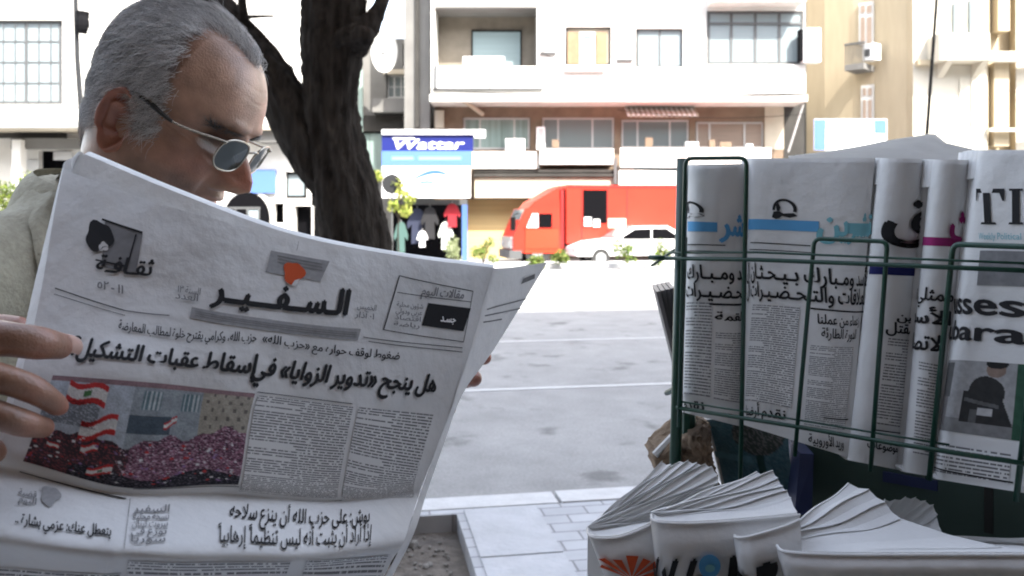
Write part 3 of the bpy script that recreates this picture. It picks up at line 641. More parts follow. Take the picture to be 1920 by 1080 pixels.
# right blue sign and hanging light box
r2 = thing('street_sign', 'pale blue banner sign at the foot of the beige building', 'sign', P(1595, 268, 31.5))
b = MB(); b.pbox(1527, 1663, 223, 282, 31.5, 31.6); b.build('banner', M_signwhite, r2)
for a in ((1527, 1548, 224, 281), (1640, 1662, 225, 250)):
    b = MB(); b.pbox(*a, 31.485, 31.499); b.build('blue_block', M_bluesign2, r2)
b = MB(); b.pbox(1549, 1639, 224, 240, 31.487, 31.499); b.build('cyan_strip', M_cyan, r2)
b = MB(); fl = Flat(P(1578, 258, 31.48), (X(1604, 31.48) - X(1578, 31.48), 0, 0), (0, 0, .18))
write(b, fl, I4, 'مكتب', True, .004, .02); b.build('lettering', M_greyink, r2)
r3 = thing('light_box_sign', 'small white and pale blue light box sign fixed to the corner of the white block', 'sign', P(1524, 116, 31.7))
b = MB(); b.pbox(1507, 1539, 52, 116, 31.5, 31.9); b.build('box', M_signwhite, r3)
b = MB(); b.pbox(1508.5, 1524, 58, 80, 31.49, 31.498); b.pbox(1508.5, 1530, 84, 88, 31.49, 31.498); b.build('blue_print', M_cyan, r3)
b = MB(); b.pbox(1500, 1508, 55, 114, 31.55, 31.85); b.build('bracket', M_darkmetal, r3)
# satellite dish
sd = thing('satellite_dish', 'pale satellite dish tilted on the roof of the grey building', 'dish', P(727, 140, 34))
def dish(px, py, r, d, nm):
    b = MB(); c = P(px, py, d); A = []
    for q in np.linspace(0, 1, 8):
        A.append([c + np.array([r * .62 * q * math.cos(a), -.16 * (1 - q * q) * 0 + .22 * q * q * -1, r * q * math.sin(a)]) for a in np.linspace(0, 2 * math.pi, 24, endpoint=False)])
    b.grid(np.array(A), closed=True); b.grid(np.array(A)[::-1] + np.array([0, .02, 0]), closed=True); return b.build(nm, M_frame, sd, True)
dish(722, 98, .85, 34, 'reflector')
b = MB(); b.tube([P(722, 98, 34.05), P(724, 142, 34.3)], .05, 8); b.build('mast', M_metal, sd)
b = MB(); b.tube([P(722, 130, 33.75), P(718, 100, 33.2)], .02, 6); b.ellipsoid(P(718, 100, 33.2), (.07, .07, .07), 8, 6); b.build('feed_arm', M_metal, sd)
# truck
def finish(b, name, m, par, smooth=False):
    b.rot(R(11), TRK); return b.build(name, m, par, smooth)
TRK = np.array([X(962, 28.7), 28.7, ZR])
tr = thing('box_truck', 'red box truck with a dark side hatch parked across the street', 'truck', TRK)
cabp = [(.02, .42), (.0, .95), (.10, 1.18), (.42, 1.92), (1.62, 1.98), (1.66, .42)]
b = MB(); b.prism(cabp, 'y', 0, 2.0); finish(b, 'cab', M_red, tr)
b = MB(); b.prism([(.55, 1.92), (.75, 2.15), (1.64, 2.66), (1.66, 1.975)], 'y', .15, 1.85); finish(b, 'wind_deflector', M_red, tr)
b = MB(); b.prism([(.085, 1.14), (.12, 1.10), (.435, 1.86), (.405, 1.89)], 'y', .12, 1.88); finish(b, 'windscreen', M_glasspale, tr)
dr = MB(); dr.box(.42, 1.56, -.03, .0, .55, 1.22); d_ = finish(dr, 'door', M_orange, tr)
b = MB(); b.prism([(.34, 1.24), (.62, 1.80), (1.40, 1.80), (1.40, 1.24)], 'y', -.025, -.002); finish(b, 'window_surround', M_red, tr)
b = MB(); b.prism([(.46, 1.27), (.66, 1.74), (.86, 1.74), (.86, 1.27)], 'y', -.04, -.026); wi = finish(b, 'window_reflection', M_signwhite, tr)  # white panel paints the reflection on the front half of the side window
b = MB(); b.prism([(.88, 1.27), (.88, 1.74), (1.34, 1.74), (1.34, 1.27)], 'y', -.04, -.026); finish(b, 'side_window', M_shopdark, tr)
b = MB(); b.box(-.06, .02, .1, 1.9, .55, .95); finish(b, 'grille', M_silver, tr)
b = MB(); b.box(-.12, .30, -.02, 2.02, .22, .50); finish(b, 'bumper', M_metal, tr)
for y in (.18, 1.55):
    b = MB(); b.box(-.10, -.055, y, y + .28, .62, .80); finish(b, 'headlight', M_frame, tr)
b = MB(); b.tube([(.2, -.02, 1.75), (-.02, -.22, 1.7), (-.05, -.24, 1.2)], .018, 6); b.box(-.12, .02, -.32, -.18, 1.18, 1.62); finish(b, 'mirror', M_darkmetal, tr)
b = MB(); b.box(.40, 1.66, -.02, .3, .40, .53); finish(b, 'step_panel', M_orange, tr)
b = MB(); b.box(1.68, 1.82, .1, 1.9, .5, 2.55); finish(b, 'cab_gap', M_darkred, tr)
b = MB(); b.box(1.84, 8.2, -.06, 2.1, .72, 2.72); bx = finish(b, 'cargo_box', M_red, tr)
b = MB(); b.box(2.42, 3.26, -.085, -.062, 1.42, 2.55); finish(b, 'side_hatch', M_shopdark, bx)
b = MB()
for q in (2.36, 3.28, 3.98): b.box(q, q + .025, -.075, -.061, .76, 2.62)
b.box(1.9, 8.1, -.078, -.061, 2.64, 2.68); finish(b, 'panel_seams', M_darkred, bx)
b = MB(); b.box(3.3, 3.95, -.08, -.062, 1.25, 1.58); finish(b, 'cream_poster', M_cream, bx)
b = MB(); b.box(2.45, 2.70, -.11, -.087, 1.32, 1.62); b.box(2.78, 3.0, -.11, -.087, 1.28, 1.55); finish(b, 'stacked_goods', M_signwhite, bx)
b = MB(); b.box(1.8, 8.1, .3, 1.7, .50, .715); finish(b, 'chassis', M_darkmetal, tr)
for q in (.85, 6.6):
    for y0 in (.02, 1.72):
        b = MB(); b.tube([(q, y0, .42), (q, y0 + .26, .42)], .42, 22); w_ = finish(b, 'wheel', M_black, tr)
        b = MB(); b.tube([(q, y0 - .01, .42), (q, y0 + .0, .42)], .2, 16); finish(b, 'hub', M_silver, w_)
# white car in front of the truck
TRK = np.array([X(1082, 27.55), 27.55, ZR])
ca = thing('parked_car', 'white car parked in front of the red truck behind the planted median', 'car', TRK)
side = [(.0, .35), (.02, .62), (.55, .82), (1.25, .90), (1.9, 1.30), (3.1, 1.33), (3.75, 1.02), (4.15, .95), (4.2, .38)]
b = MB(); L_ = []
for y, k in ((0, .0), (.06, 1.), (1.5, 1.), (1.56, .0)):
    L_.append([(x, y, z if k else z - .06 * (z > .5)) for x, z in side])
A = np.array(L_); n = A.shape[1]; vv = A.reshape(-1, 3); fc = []
for i in range(3):
    for j in range(n): fc.append((i * n + j, i * n + (j + 1) % n, (i + 1) * n + (j + 1) % n, (i + 1) * n + j))
fc += [tuple(range(n))[::-1], tuple(3 * n + j for j in range(n))]
b.add(vv, fc); finish(b, 'body', M_carwhite, ca)
b = MB(); b.prism([(1.42, .90), (1.95, 1.22), (2.5, 1.24), (2.5, .90)], 'y', -.012, -.001); b.prism([(2.56, .90), (2.56, 1.24), (3.05, 1.24), (3.5, .95), (3.5, .90)], 'y', -.012, -.001); finish(b, 'side_window', M_shopdark, ca)
b = MB(); b.prism([(1.27, .93), (1.30, .91), (1.90, 1.27), (1.87, 1.31)], 'y', .12, 1.44); finish(b, 'windscreen', M_glass, ca)
for q in (.8, 3.35):
    for y0 in (-.01, 1.38):
        b = MB(); b.tube([(q, y0, .30), (q, y0 + .18, .30)], .30, 20); w_ = finish(b, 'wheel', M_black, ca)
        b = MB(); b.tube([(q, y0 - .012, .30), (q, y0 - .001, .30)], .17, 14); finish(b, 'rim', M_silver, w_)
b = MB(); b.box(-.02, .06, .15, .45, .5, .62); finish(b, 'headlight', M_frame, ca)
b = MB(); b.box(1.35, 1.5, -.14, -.01, .92, 1.02); finish(b, 'mirror', M_carwhite, ca)
# shrubs on the median and green things beyond
def leaves(b, c, r, n, size, cols, flat=0):
    for i in range(n):
        q = RNG.normal(size=3); q /= np.linalg.norm(q); rr = RNG.random()**.45; p = np.array(c) + q * rr * np.array(r)
        a = RNG.normal(size=3); a /= np.linalg.norm(a); c2 = np.cross(a, RNG.normal(size=3)); c2 /= np.linalg.norm(c2); s_ = size * RNG.uniform(.6, 1.3)
        col = np.array(cols[RNG.integers(len(cols))]) * RNG.uniform(.7, 1.2)
        b.add([p - a * s_, p + c2 * s_ * .42, p + a * s_, p - c2 * s_ * .42], [(0, 1, 2, 3)], 0, col)
GR = [(.10, .17, .03), (.16, .22, .05), (.07, .12, .02), (.24, .26, .08)]
def shrub(name, px, py, wpx, hpx, d, lab, zb=None, n=520, cols=GR, grp='shrubs along the planted median', cat='shrub'):
    c = P(px, py, d); r = (wpx / 2 / FPX * d, .28, hpx / 2 / FPX * d); z0 = zb if zb is not None else .06
    t = thing(name, lab, cat, (c[0], d, z0), grp)
    b = MB()
    for k in range(6):
        o_ = RNG.normal(size=3) * np.array(r) * .45; leaves(b, c + o_, np.array(r) * .62, n // 6, .055, cols)
    b.build('foliage', M_leafy, t)
    b = MB()
    for k in range(4): b.tube([(c[0] + RNG.uniform(-.03, .03), d, z0), c + RNG.normal(size=3) * np.array(r) * .5], .014, 5)
    b.build('stem', M_bark, t)
shrub('shrub', 906, 478, 40, 36, 26.5, 'small yellow-green shrub at the tip of the newspaper corner, left of the truck')
shrub('shrub', 1000, 487, 34, 22, 26.5, 'low shrub in front of the truck cab door')
shrub('shrub', 1058, 480, 36, 26, 26.5, 'pale shrub between the truck cab and the white car')
shrub('shrub', 1176, 474, 46, 40, 26.4, 'bushy green shrub in front of the white car, the wider of two')
shrub('shrub', 1236, 474, 32, 40, 26.4, 'narrow green shrub just left of the newspaper rack')
shrub('shrub', 850, 470, 40, 44, 26.6, 'dry greyish shrub in front of the shop door post', cols=[(.3, .33, .2), (.22, .26, .12)])
shrub('hedge_bush', 18, 372, 110, 92, 27, 'bright green bush over the man\'s shoulder at the left edge', 1.0, 2600, cols=[(.10, .16, .02), (.16, .22, .03), (.05, .09, .015), (.22, .26, .05)], grp=None, cat='bush')
sp_ = thing('sapling', 'young yellow-green sapling beside the tree trunk, left of the blue sign', 'sapling', (X(748, 26), 26, .06))
b = MB(); [leaves(b, P(a, c, 26), (.22, .2, .2), 130, .07, [(.32, .36, .08), (.22, .28, .05), (.4, .4, .12)]) for a, c in ((752, 362), (768, 372), (738, 386), (708, 330), (760, 395), (745, 345))]; b.build('crown', M_leafy, sp_)
b = MB(); b.tube([(X(748, 26), 26, .06), P(746, 430, 26), P(752, 372, 26)], [.03, .025, .015], 6); b.tube([P(747, 410, 26), P(712, 332, 26)], [.015, .01], 5); b.build('trunk', M_bark, sp_)
rs = thing('round_sign', 'grey oval road sign seen from behind, beside the tree trunk', 'sign', (X(735, 25.9), 26.4, .06))
b = MB(); b.tube([P(735, 345, 25.9), P(735, 345, 25.93)], .30, 24); o_ = b.build('disc', M_poledark, rs)
b = MB(); b.tube([(X(735, 25.96), 25.97, .06), (X(735, 25.96), 25.97, Z(325, 25.97))], .03, 8); b.build('pole', M_metal, rs)
# poles
tl = thing('traffic_light', 'thin grey pole with a black signal head behind the man\'s neck', 'traffic light', (X(160, 26.5), 26.5, .06))
b = MB(); b.tube([(X(160, 26.5), 26.5, .06), P(157, 280, 26.5), P(145, 110, 26.5), P(141, -30, 26.5)], [.11, .09, .075, .07], 10); b.build('pole', M_poledark, tl)
b = MB(); b.tube([P(155, 22, 26.4), P(153, 62, 26.4)], [.20, .16], 12); b.ellipsoid(P(154, 44, 26.35), (.22, .2, .32), 12, 8); b.build('signal_head', M_darkmetal, tl)
b = MB(); b.box(X(153, 26.4), X(163, 26.4), 26.3, 26.7, Z(275, 26.4), Z(245, 26.4)); b.build('junction_box', M_darkmetal, tl)
up = thing('utility_pole', 'thin dark leaning pole in front of the pale bay at the right', 'pole', (X(1735, 27), 27.05, .06))
b = MB(); b.tube([(X(1728, 27), 27, .06), P(1738, 250, 27), P(1756, 0, 27), P(1764, -150, 27)], [.06, .055, .05, .04], 8); b.build('shaft', M_darkmetal, up)
b = MB(); b.tube([P(1757, -20, 27), P(1700, -60, 27)], .015, 5); b.build('bracket_arm', M_darkmetal, up)

# ---------------------------------------------------------------- the tree
DT = 3.95
tree = thing('street_tree', 'dark rough-barked street tree leaning in its pit behind the newspaper', 'tree', (X(668, DT), DT, -.085))
def limb(b, ctrl, n=40, seed=0):
    c = spline([P(a, q, DT + dd) for a, q, r, dd in ctrl], n); r = spline([[r / FPX * DT] for a, q, r, dd in ctrl], n)[:, 0]; k = 44; rg = np.random.default_rng(seed)
    ph = rg.random(6) * 6; a = np.linspace(0, 2 * math.pi, k, endpoint=False); wob = []
    for i in range(n):
        t = i / n * 6
        w_ = 1 + .05 * np.sin(3 * a + ph[0] + t) + .045 * np.sin(5 * a + ph[1] - t * 1.3) + .04 * np.sin(8 * a + ph[2] + t * 2) + .035 * np.sin(11 * a + ph[3] + 4 * math.sin(t * 2)) + .022 * np.sin(14 * a + ph[4] + 9 * math.sin(t * 1.3)) + rg.normal(size=k) * .022
        wob.append(w_)
    b.tube(c, r, k, wob=wob)
b = MB()
limb(b, [(668, 1045, 98, 0), (672, 990, 82, 0), (676, 850, 74, 0), (686, 640, 64, 0), (667, 478, 62, 0), (652, 390, 60, 0), (632, 300, 53, 0), (617, 200, 48, 0), (622, 100, 56, 0), (626, 20, 60, 0), (622, -80, 56, 0), (612, -260, 46, 0), (640, -520, 34, .2), (600, -760, 20, .3)], 150, 1)
limb(b, [(625, 350, 40, .0), (588, 285, 46, .0), (543, 200, 45, .03), (490, 118, 40, .08), (430, 45, 35, .14), (368, -25, 33, .2), (250, -160, 28, .3), (150, -420, 18, .4)], 50, 2)
limb(b, [(640, 80, 44, -.02), (668, 62, 34, -.06), (690, 48, 22, -.08), (708, 22, 14, -.06), (722, -10, 12, 0), (780, -160, 9, .2)], 24, 3)
limb(b, [(655, 75, 40, -.02), (684, 66, 20, -.12), (694, 62, 9, -.15)], 10, 4)
limb(b, [(462, 60, 9, .1), (456, 20, 8, .05), (450, -40, 7, 0), (440, -140, 5, 0)], 12, 5)
limb(b, [(456, 33, 4, .06), (480, 31, 3, .03), (513, 30, 2, .02)], 8, 6)
b.build('trunk', M_bark, tree, True)
b = MB(); TG = [(.05, .08, .02), (.08, .11, .03), (.04, .06, .015), (.11, .13, .04)]
for k in range(26):
    c = P(RNG.uniform(60, 1000), RNG.uniform(-900, -380), DT + RNG.uniform(-.7, 1.2)); leaves(b, c, (.42, .42, .26), 90, .05, TG)
b.build('crown', M_leafy, tree)

# ---------------------------------------------------------------- newspaper stand
def dr(px): return .90 + (px - 1270) / 650 * -.195
def Wp(px, py, off=-.022): return P(px, py, dr(px) + off)
st = thing('newspaper_stand', 'green wire newspaper rack holding folded papers at the pavement edge', 'newspaper rack', (X(1600, .82), .86, 0))
def wire(pts, r=.0022, nm='wire', par=None): 
    b = MB(); b.tube([Wp(*p) for p in pts], r, 8); return b.build(nm, M_green, par or st, True)
def corner(a, b_, c, k=5):                     # rounded corner a-b-c in photo pixels
    a, b_, c = map(np.array, (a, b_, c)); d = 14; p = b_ + (a - b_) / np.linalg.norm(a - b_) * d; q = b_ + (c - b_) / np.linalg.norm(c - b_) * d
    return [tuple((1 - t)**2 * p + 2 * t * (1 - t) * b_ + t * t * q) for t in np.linspace(0, 1, k)]
def hoop(x0t, x1t, yt0, yt1, x0b, x1b, yb0, yb1, r=.0021):
    return wire([(x0b, yb0)] + corner((x0b, yb0), (x0t, yt0), (x1t, yt1)) + corner((x0t, yt0), (x1t, yt1), (x1b, yb1)) + [(x1b, yb1)], r, 'pocket_hoop')
hoop(1285, 1400, 297, 296, 1273, 1388, 800, 900, .0022)
hoop(1527, 1664, 447, 453, 1490, 1632, 855, 884)
hoop(1787, 1960, 458, 464, 1742, 1905, 900, 940, .0024)
for k, pts in enumerate(([(1246, 484), (1420, 487), (1680, 497), (2030, 512)], [(1255, 474), (1420, 473), (1680, 484), (2030, 498)], [(1268, 764), (1470, 796), (1680, 832), (2030, 886)], [(1270, 752), (1470, 783), (1680, 818), (1780, 834)])):
    wire([p for p in pts], (.0021, .0011, .0021, .001)[k], 'cross_wire')
wire([(1217, 482), (1246, 484)], .0026, 'cross_wire')
b = MB(); b.tube([P(1222, 498, .95), P(1284, 455, .90)], .0016, 6); b.build('brace_wire', M_green, st)
b = MB(); b.tube([P(1284, 318, .885), P(1190, 316, 1.02)], .0016, 6); b.build('side_wire', M_green, st)
b = MB(); b.tube([P(1250, 737, .93), P(1264, 730, .9), P(1276, 730, .885)], .003, 6); b.build('hook', M_green, st)
b = MB(); b.tube([P(1280, 297, .885), P(1268, 800, .89), P(1262, 1010, .9)], .006, 10); b.build('corner_post', M_green, st, True)
# back panel, shelf, legs
def vplane(mb, px0, px1, py0, py1, off, th, mi=0):
    a0, a1 = dr(px0) + off, dr(px1) + off; q = [P(px0, py1, a0), P(px1, py1, a1), P(px1, py0, a1), P(px0, py0, a0)]
    zt, zb = (q[2][2] + q[3][2]) / 2, (q[0][2] + q[1][2]) / 2
    for i in (0, 1): q[i][2] = zb
    for i in (2, 3): q[i][2] = zt
    n = np.array([.617, .787, 0]) * th; v = q + [p + n for p in q]
    mb.add(v, [(0, 1, 2, 3), (7, 6, 5, 4), (0, 4, 5, 1), (1, 5, 6, 2), (2, 6, 7, 3), (3, 7, 4, 0)], mi)
b = MB(); vplane(b, 1480, 2200, 780, 1075, .10, .012); b.build('back_panel', M_greenpanel, st)
b = MB(); vplane(b, 1655, 1758, 893, 912, .085, .012); b.build('dark_strip', M_binder, st)
b = MB(); vplane(b, 1845, 1862, 905, 1000, .085, .012); b.build('dark_upright', M_black, st)
zs = HC - .345
b = MB(); b.prism([(.10, .56), (.20, .95), (.66, .78), (.60, .40)], 'z', zs - .012, zs); b.build('shelf', M_greenpanel, st)
b = MB(); b.tube([(.10, .56, zs), (.60, .40, zs)], .006, 8); b.build('shelf_rim', M_green, st)
for q in ((.19, .92), (.63, .77), (.13, .58), (.57, .43)):
    b = MB(); b.tube([(q[0], q[1], .0), (q[0], q[1], zs - .013)], .011, 10); b.build('leg', M_green, st)
b = MB(); b.tube([(.19, .92, .12), (.63, .77, .12)], .007, 8); b.tube([(.13, .58, .12), (.57, .43, .12)], .007, 8); b.build('leg_brace', M_green, st)
for x_ in (.19, .63):
    b = MB(); yy = .92 if x_ < .4 else .77; b.tube([(x_, yy, zs), (x_, yy, HC - .02)], .008, 8); b.build('rear_post', M_green, st)
b = MB(); b.prism([(.27, .90), (.30, 1.14), (.66, 1.14), (.63, .80)], 'z', HC - .147, HC - .139); b.build('rear_tray', M_green, st)

def bundle(name, lab, TL, TR, BL, BR, dl, dr_, prof, back=.03, cat='newspaper', mats=M_paper, bulge=0.0):
    """a folded newspaper standing in the rack: front sheet with a rounded fold, closed at the back"""
    t = np.array([0, .025, .09, .25, .5, .75, .92, 1.]); off = np.array(prof)
    rows = []
    for k, f in enumerate((0, .33, .66, 1)):
        L_, R_ = np.array(TL) * (1 - f) + np.array(BL) * f, np.array(TR) * (1 - f) + np.array(BR) * f
        rows.append([(*(L_ * (1 - q) + R_ * q), dl * (1 - q) + dr_ * q + o + bulge * math.sin(math.pi * f) * math.sin(math.pi * q) * -1) for q, o in zip(t, off)])
    S = Surf(rows); c = P(*((np.array(BL) + BR) / 2), (dl + dr_) / 2)
    th = thing(name, lab, cat, c, 'newspapers standing in the rack')
    A, uv = S.sheet(70, 24); B = A[:, ::-1] + np.array([0, back, 0]); B[:, 0] = A[:, -1] + np.array([0, .002, 0]); B[:, -1] = A[:, 0] + np.array([0, .002, 0])
    full = np.concatenate([A, B], 1); b = MB(); b.grid(full, closed=True)
    n = full.shape[1]; h = n // 2
    for row in (0, full.shape[0] - 1):
        ring = full[row].copy(); ring[:, 2] -= .004 if row == 0 else 0
        b.add(ring, [(i, i + 1, n - 2 - i, n - 1 - i) for i in range(h - 1)])
    fp = b.build('folded_sheets', mats, th, True)
    # inner page edges seen along the top
    b = MB()
    for q in (.25, .5, .75): b.grid(np.stack([A[0] + np.array([0, back * q, .0005]), A[2] + np.array([0, back * q, 0])]))
    b.build('page_edges', M_paper, th)
    return th, S
FLATP = [.016, .005, .001, 0, 0, .002, .006, .010]; ROLL = [.030, .010, .000, -.004, -.002, .006, .016, .030]
def UQ(*a): return np.array(a, float)
def wuv(S, th, items, nm='lettering', mt=M_ink):
    b = MB()
    for it in items: it(b, S)
    return b.build(nm, mt, th)
T_ = lambda bl, br, tl, tr, s_, **k: (lambda b, S: write(b, S, S.quad(bl, br, tl, tr), s_, **k))
def band(mb, S, bl, br, tl, tr, e=.0005, nu=24, nv=3): patch(mb, S, S.quad(bl, br, tl, tr), nu, nv, e)
def line(mb, S, a, b_, w=2.0, e=.0006):
    d = np.array(b_, float) - a; n = np.array([-d[1], d[0]]) / np.linalg.norm(d) * w / 2
    patch(mb, S, S.quad(tuple(a + n), tuple(b_ + n), tuple(a - n), tuple(b_ - n)), 16, 2, e)
M_skyblue = mat('print_sky_blue', (.10, .32, .58), .8, spec=.2); M_magenta = mat('print_maroon', (.25, .02, .12), .8, spec=.2); M_navy = mat('print_navy', (.012, .015, .09), .8, spec=.2); M_teal = mat('print_teal', (.18, .42, .48), .8, spec=.2)
M_orangeink = mat('print_orange', (.55, .09, .03), .8, spec=.2)
def horse_emblem(b, S, Q):                     # small ink emblem: an arc over a saddle shape
    a = np.linspace(-.25, math.pi + .1, 20)
    o = [(.5 + .46 * math.cos(q), .42 + .52 * math.sin(q)) for q in a]; i = [(.5 + .34 * math.cos(q), .42 + .40 * math.sin(q)) for q in a]
    W = bil(Q, np.array([p[0] for p in o + i]), np.array([p[1] for p in o + i])); v = S.lift(W[:, 0], W[:, 1], .0007); n = len(o)
    b.add(v, [(k, k + 1, n + k + 1, n + k) for k in range(n - 1)])
    poly_patch(b, S, Q, [(.02, .02), (.10, .30), (.34, .34), (.50, .22), (.86, .26), (.98, .12), (.72, .02), (.44, .10), (.36, .0), (.2, -.06)])
    poly_patch(b, S, Q, [(.24, .34), (.20, .62), (.30, .74), (.40, .52), (.36, .34)])
# A: first paper
th, S = bundle('folded_newspaper', 'narrow folded newspaper with a blue stripe, leftmost in the green rack', (1290, 309), (1399, 307), (1276, 772), (1390, 800), .905, .862, ROLL)
def _(b, S): band(b, S, (1290, 434), (1345, 435), (1290, 415), (1345, 417))
wuv(S, th, [_, T_((1352, 440), (1393, 442), (1352, 398), (1393, 400), 'شر', bold=.05)], 'masthead', M_skyblue)
wuv(S, th, [lambda b, S: horse_emblem(b, S, S.quad((1288, 408), (1324, 409), (1288, 375), (1324, 376))), T_((1290, 522), (1392, 524), (1290, 496), (1392, 498), 'ـد ومـبـارك', bold=.035),
    T_((1288, 556), (1394, 558), (1288, 530), (1394, 532), 'تـحـضـيـرات', bold=.035), T_((1340, 600), (1392, 600), (1340, 584), (1392, 584), 'القمة', bold=.03), T_((1283, 766), (1322, 770), (1283, 748), (1322, 752), 'نقدم', bold=.03),
    lambda b, S: [line(b, S, (1290, 459), (1360, 460), 2), line(b, S, (1289, 471), (1392, 472), 1.6), line(b, S, (1330, 570), (1392, 570), 4)]])
wuv(S, th, [lambda b, S: patch(b, S, S.quad((1283, 740), (1332, 746), (1288, 566), (1336, 566)), 12, 30), lambda b, S: patch(b, S, S.quad((1338, 748), (1386, 756), (1342, 622), (1392, 622)), 12, 30)], 'text_column', M_col30)
# B
th, S = bundle('folded_newspaper', 'wide folded newspaper with a blue stripe, second from the left in the rack', (1404, 297), (1641, 296), (1392, 796), (1592, 858), .868, .795, FLATP)
def _(b, S): band(b, S, (1404, 431), (1536, 435), (1404, 411), (1536, 415))
wuv(S, th, [_], 'masthead_stripe', M_skyblue)
wuv(S, th, [T_((1532, 440), (1632, 442), (1536, 394), (1636, 396), 'تشرين', bold=.045), lambda b, S: band(b, S, (1588, 438), (1634, 439), (1588, 418), (1634, 419))], 'masthead', M_teal)
wuv(S, th, [lambda b, S: horse_emblem(b, S, S.quad((1447, 408), (1497, 410), (1447, 370), (1497, 371))), T_((1402, 522), (1632, 536), (1402, 492), (1634, 508), 'الأسد ومـبارك بـيـحـثـان ال', bold=.03),
    T_((1402, 556), (1630, 571), (1402, 528), (1632, 542), 'الـعـلاقات والتـحـضـيـرات ال', bold=.03), T_((1532, 606), (1610, 609), (1532, 588), (1610, 591), 'زعماء من عملنا', bold=.02), T_((1540, 632), (1604, 635), (1540, 614), (1606, 617), 'الدورة الطارئة', bold=.02),
    T_((1400, 779), (1474, 787), (1400, 760), (1476, 768), 'نقدم أرضنا', bold=.03), T_((1516, 829), (1582, 839), (1516, 812), (1582, 820), 'وريد الأوروبية', bold=.02),
    lambda b, S: [line(b, S, (1408, 455), (1520, 461), 2), line(b, S, (1406, 468), (1524, 474), 1.6), line(b, S, (1420, 472), (1512, 477), 1.5), line(b, S, (1520, 578), (1628, 585), 3), line(b, S, (1545, 783), (1590, 786), 2.5)]])
wuv(S, th, [lambda b, S: patch(b, S, S.quad((1398, 752), (1484, 766), (1412, 570), (1500, 576)), 16, 30), lambda b, S: patch(b, S, S.quad((1508, 796), (1584, 806), (1520, 646), (1600, 650)), 16, 30)], 'text_column', M_col44)
# C
th, S = bundle('folded_newspaper', 'folded newspaper with one huge black letter above a navy band in the rack', (1646, 296), (1739, 298), (1586, 862), (1690, 882), .798, .772, ROLL, mats=M_paper)
wuv(S, th, [T_((1655, 466), (1735, 468), (1655, 376), (1735, 378), 'ق', bold=.04, yr=(-.24, .62), e=.0022), T_((1680, 600), (1716, 602), (1680, 585), (1716, 587), 'أمين', bold=.03), T_((1660, 622), (1708, 626), (1660, 602), (1710, 606), 'مقتل', bold=.03), T_((1626, 838), (1682, 848), (1626, 822), (1682, 832), 'موضوعات', bold=.03),
    lambda b, S: line(b, S, (1634, 805), (1688, 812), 2.5)])
wuv(S, th, [lambda b, S: band(b, S, (1630, 514), (1722, 517), (1632, 494), (1724, 498))], 'navy_band', M_navy)
wuv(S, th, [lambda b, S: patch(b, S, S.quad((1640, 795), (1686, 802), (1666, 632), (1710, 636)), 10, 30)], 'text_column', M_col30)
# D
th, S = bundle('folded_newspaper', 'slim folded newspaper with a maroon stripe, second from the right in the rack', (1744, 299), (1829, 300), (1690, 884), (1762, 896), .770, .748, ROLL)
wuv(S, th, [lambda b, S: band(b, S, (1728, 460), (1800, 463), (1730, 444), (1802, 447)), T_((1778, 450), (1812, 452), (1780, 388), (1815, 390), 'ث', bold=.04, e=.0018)], 'masthead', M_magenta)
wuv(S, th, [T_((1700, 560), (1786, 566), (1702, 536), (1790, 542), 'ممثلي تم', bold=.03), T_((1716, 604), (1782, 610), (1718, 578), (1784, 584), 'الأسد', bold=.04), T_((1704, 652), (1770, 660), (1708, 622), (1774, 630), 'الاتصال', bold=.035)])
wuv(S, th, [lambda b, S: patch(b, S, S.quad((1712, 850), (1752, 858), (1724, 676), (1766, 684)), 10, 30)], 'text_column', M_col30)
# E
th, S = bundle('folded_newspaper', 'English newspaper with large serif title and photo of a seated man, in the rack', (1830, 281), (2120, 281), (1752, 898), (2020, 940), .742, .655, FLATP)
def serif_T(b, S, Q):
    for pts in ([(0, .88), (1, .88), (1, 1), (0, 1)], [(0, .66), (.05, .66), (.12, .88), (0, .88)], [(.95, .66), (1, .66), (1, .88), (.88, .88)], [(.38, .06), (.62, .06), (.62, .88), (.38, .88)], [(.22, 0), (.78, 0), (.74, .06), (.26, .06)]): poly_patch(b, S, Q, pts)
def serif_I(b, S, Q):
    for pts in ([(.1, .94), (.9, .94), (.9, 1), (.1, 1)], [(.28, .06), (.72, .06), (.72, .94), (.28, .94)], [(.05, 0), (.95, 0), (.9, .06), (.1, .06)]): poly_patch(b, S, Q, pts)
def serif_M(b, S, Q):
    for pts in ([(0, 0), (.28, 0), (.28, .05), (.0, .05)], [(.10, .05), (.17, .05), (.17, .94), (.10, .94)], [(0, .94), (.28, .94), (.28, 1), (0, 1)], [(.10, 1), (.30, 1), (.56, .10), (.46, .0)], [(.70, 1), (.84, 1), (.56, .10), (.46, .0)], [(.70, .05), (.90, .05), (.90, .94), (.70, .94)], [(.62, 0), (1, 0), (1, .05), (.62, .05)], [(.70, .94), (1, .94), (1, 1), (.70, 1)]): poly_patch(b, S, Q, pts)
wuv(S, th, [lambda b, S: serif_T(b, S, S.quad((1832, 421), (1884, 421), (1832, 354), (1884, 354))), lambda b, S: serif_I(b, S, S.quad((1890, 421), (1922, 421), (1890, 354), (1922, 354))), lambda b, S: serif_M(b, S, S.quad((1928, 421), (2000, 422), (1928, 354), (2000, 355))),
    T_((1790, 588), (1926, 595), (1790, 560), (1926, 566), 'usses', arabic=False, bold=.03, yr=(0, .47)), T_((1778, 636), (1926, 646), (1778, 600), (1926, 608), 'ubara', arabic=False, bold=.03, yr=(0, .70)),
    lambda b, S: line(b, S, (1752, 876), (1900, 905), 3)])
wuv(S, th, [T_((1836, 449), (1960, 450), (1836, 436), (1960, 437), 'Weekly Political Paper', arabic=False, bold=.0)], 'subtitle', M_teal)
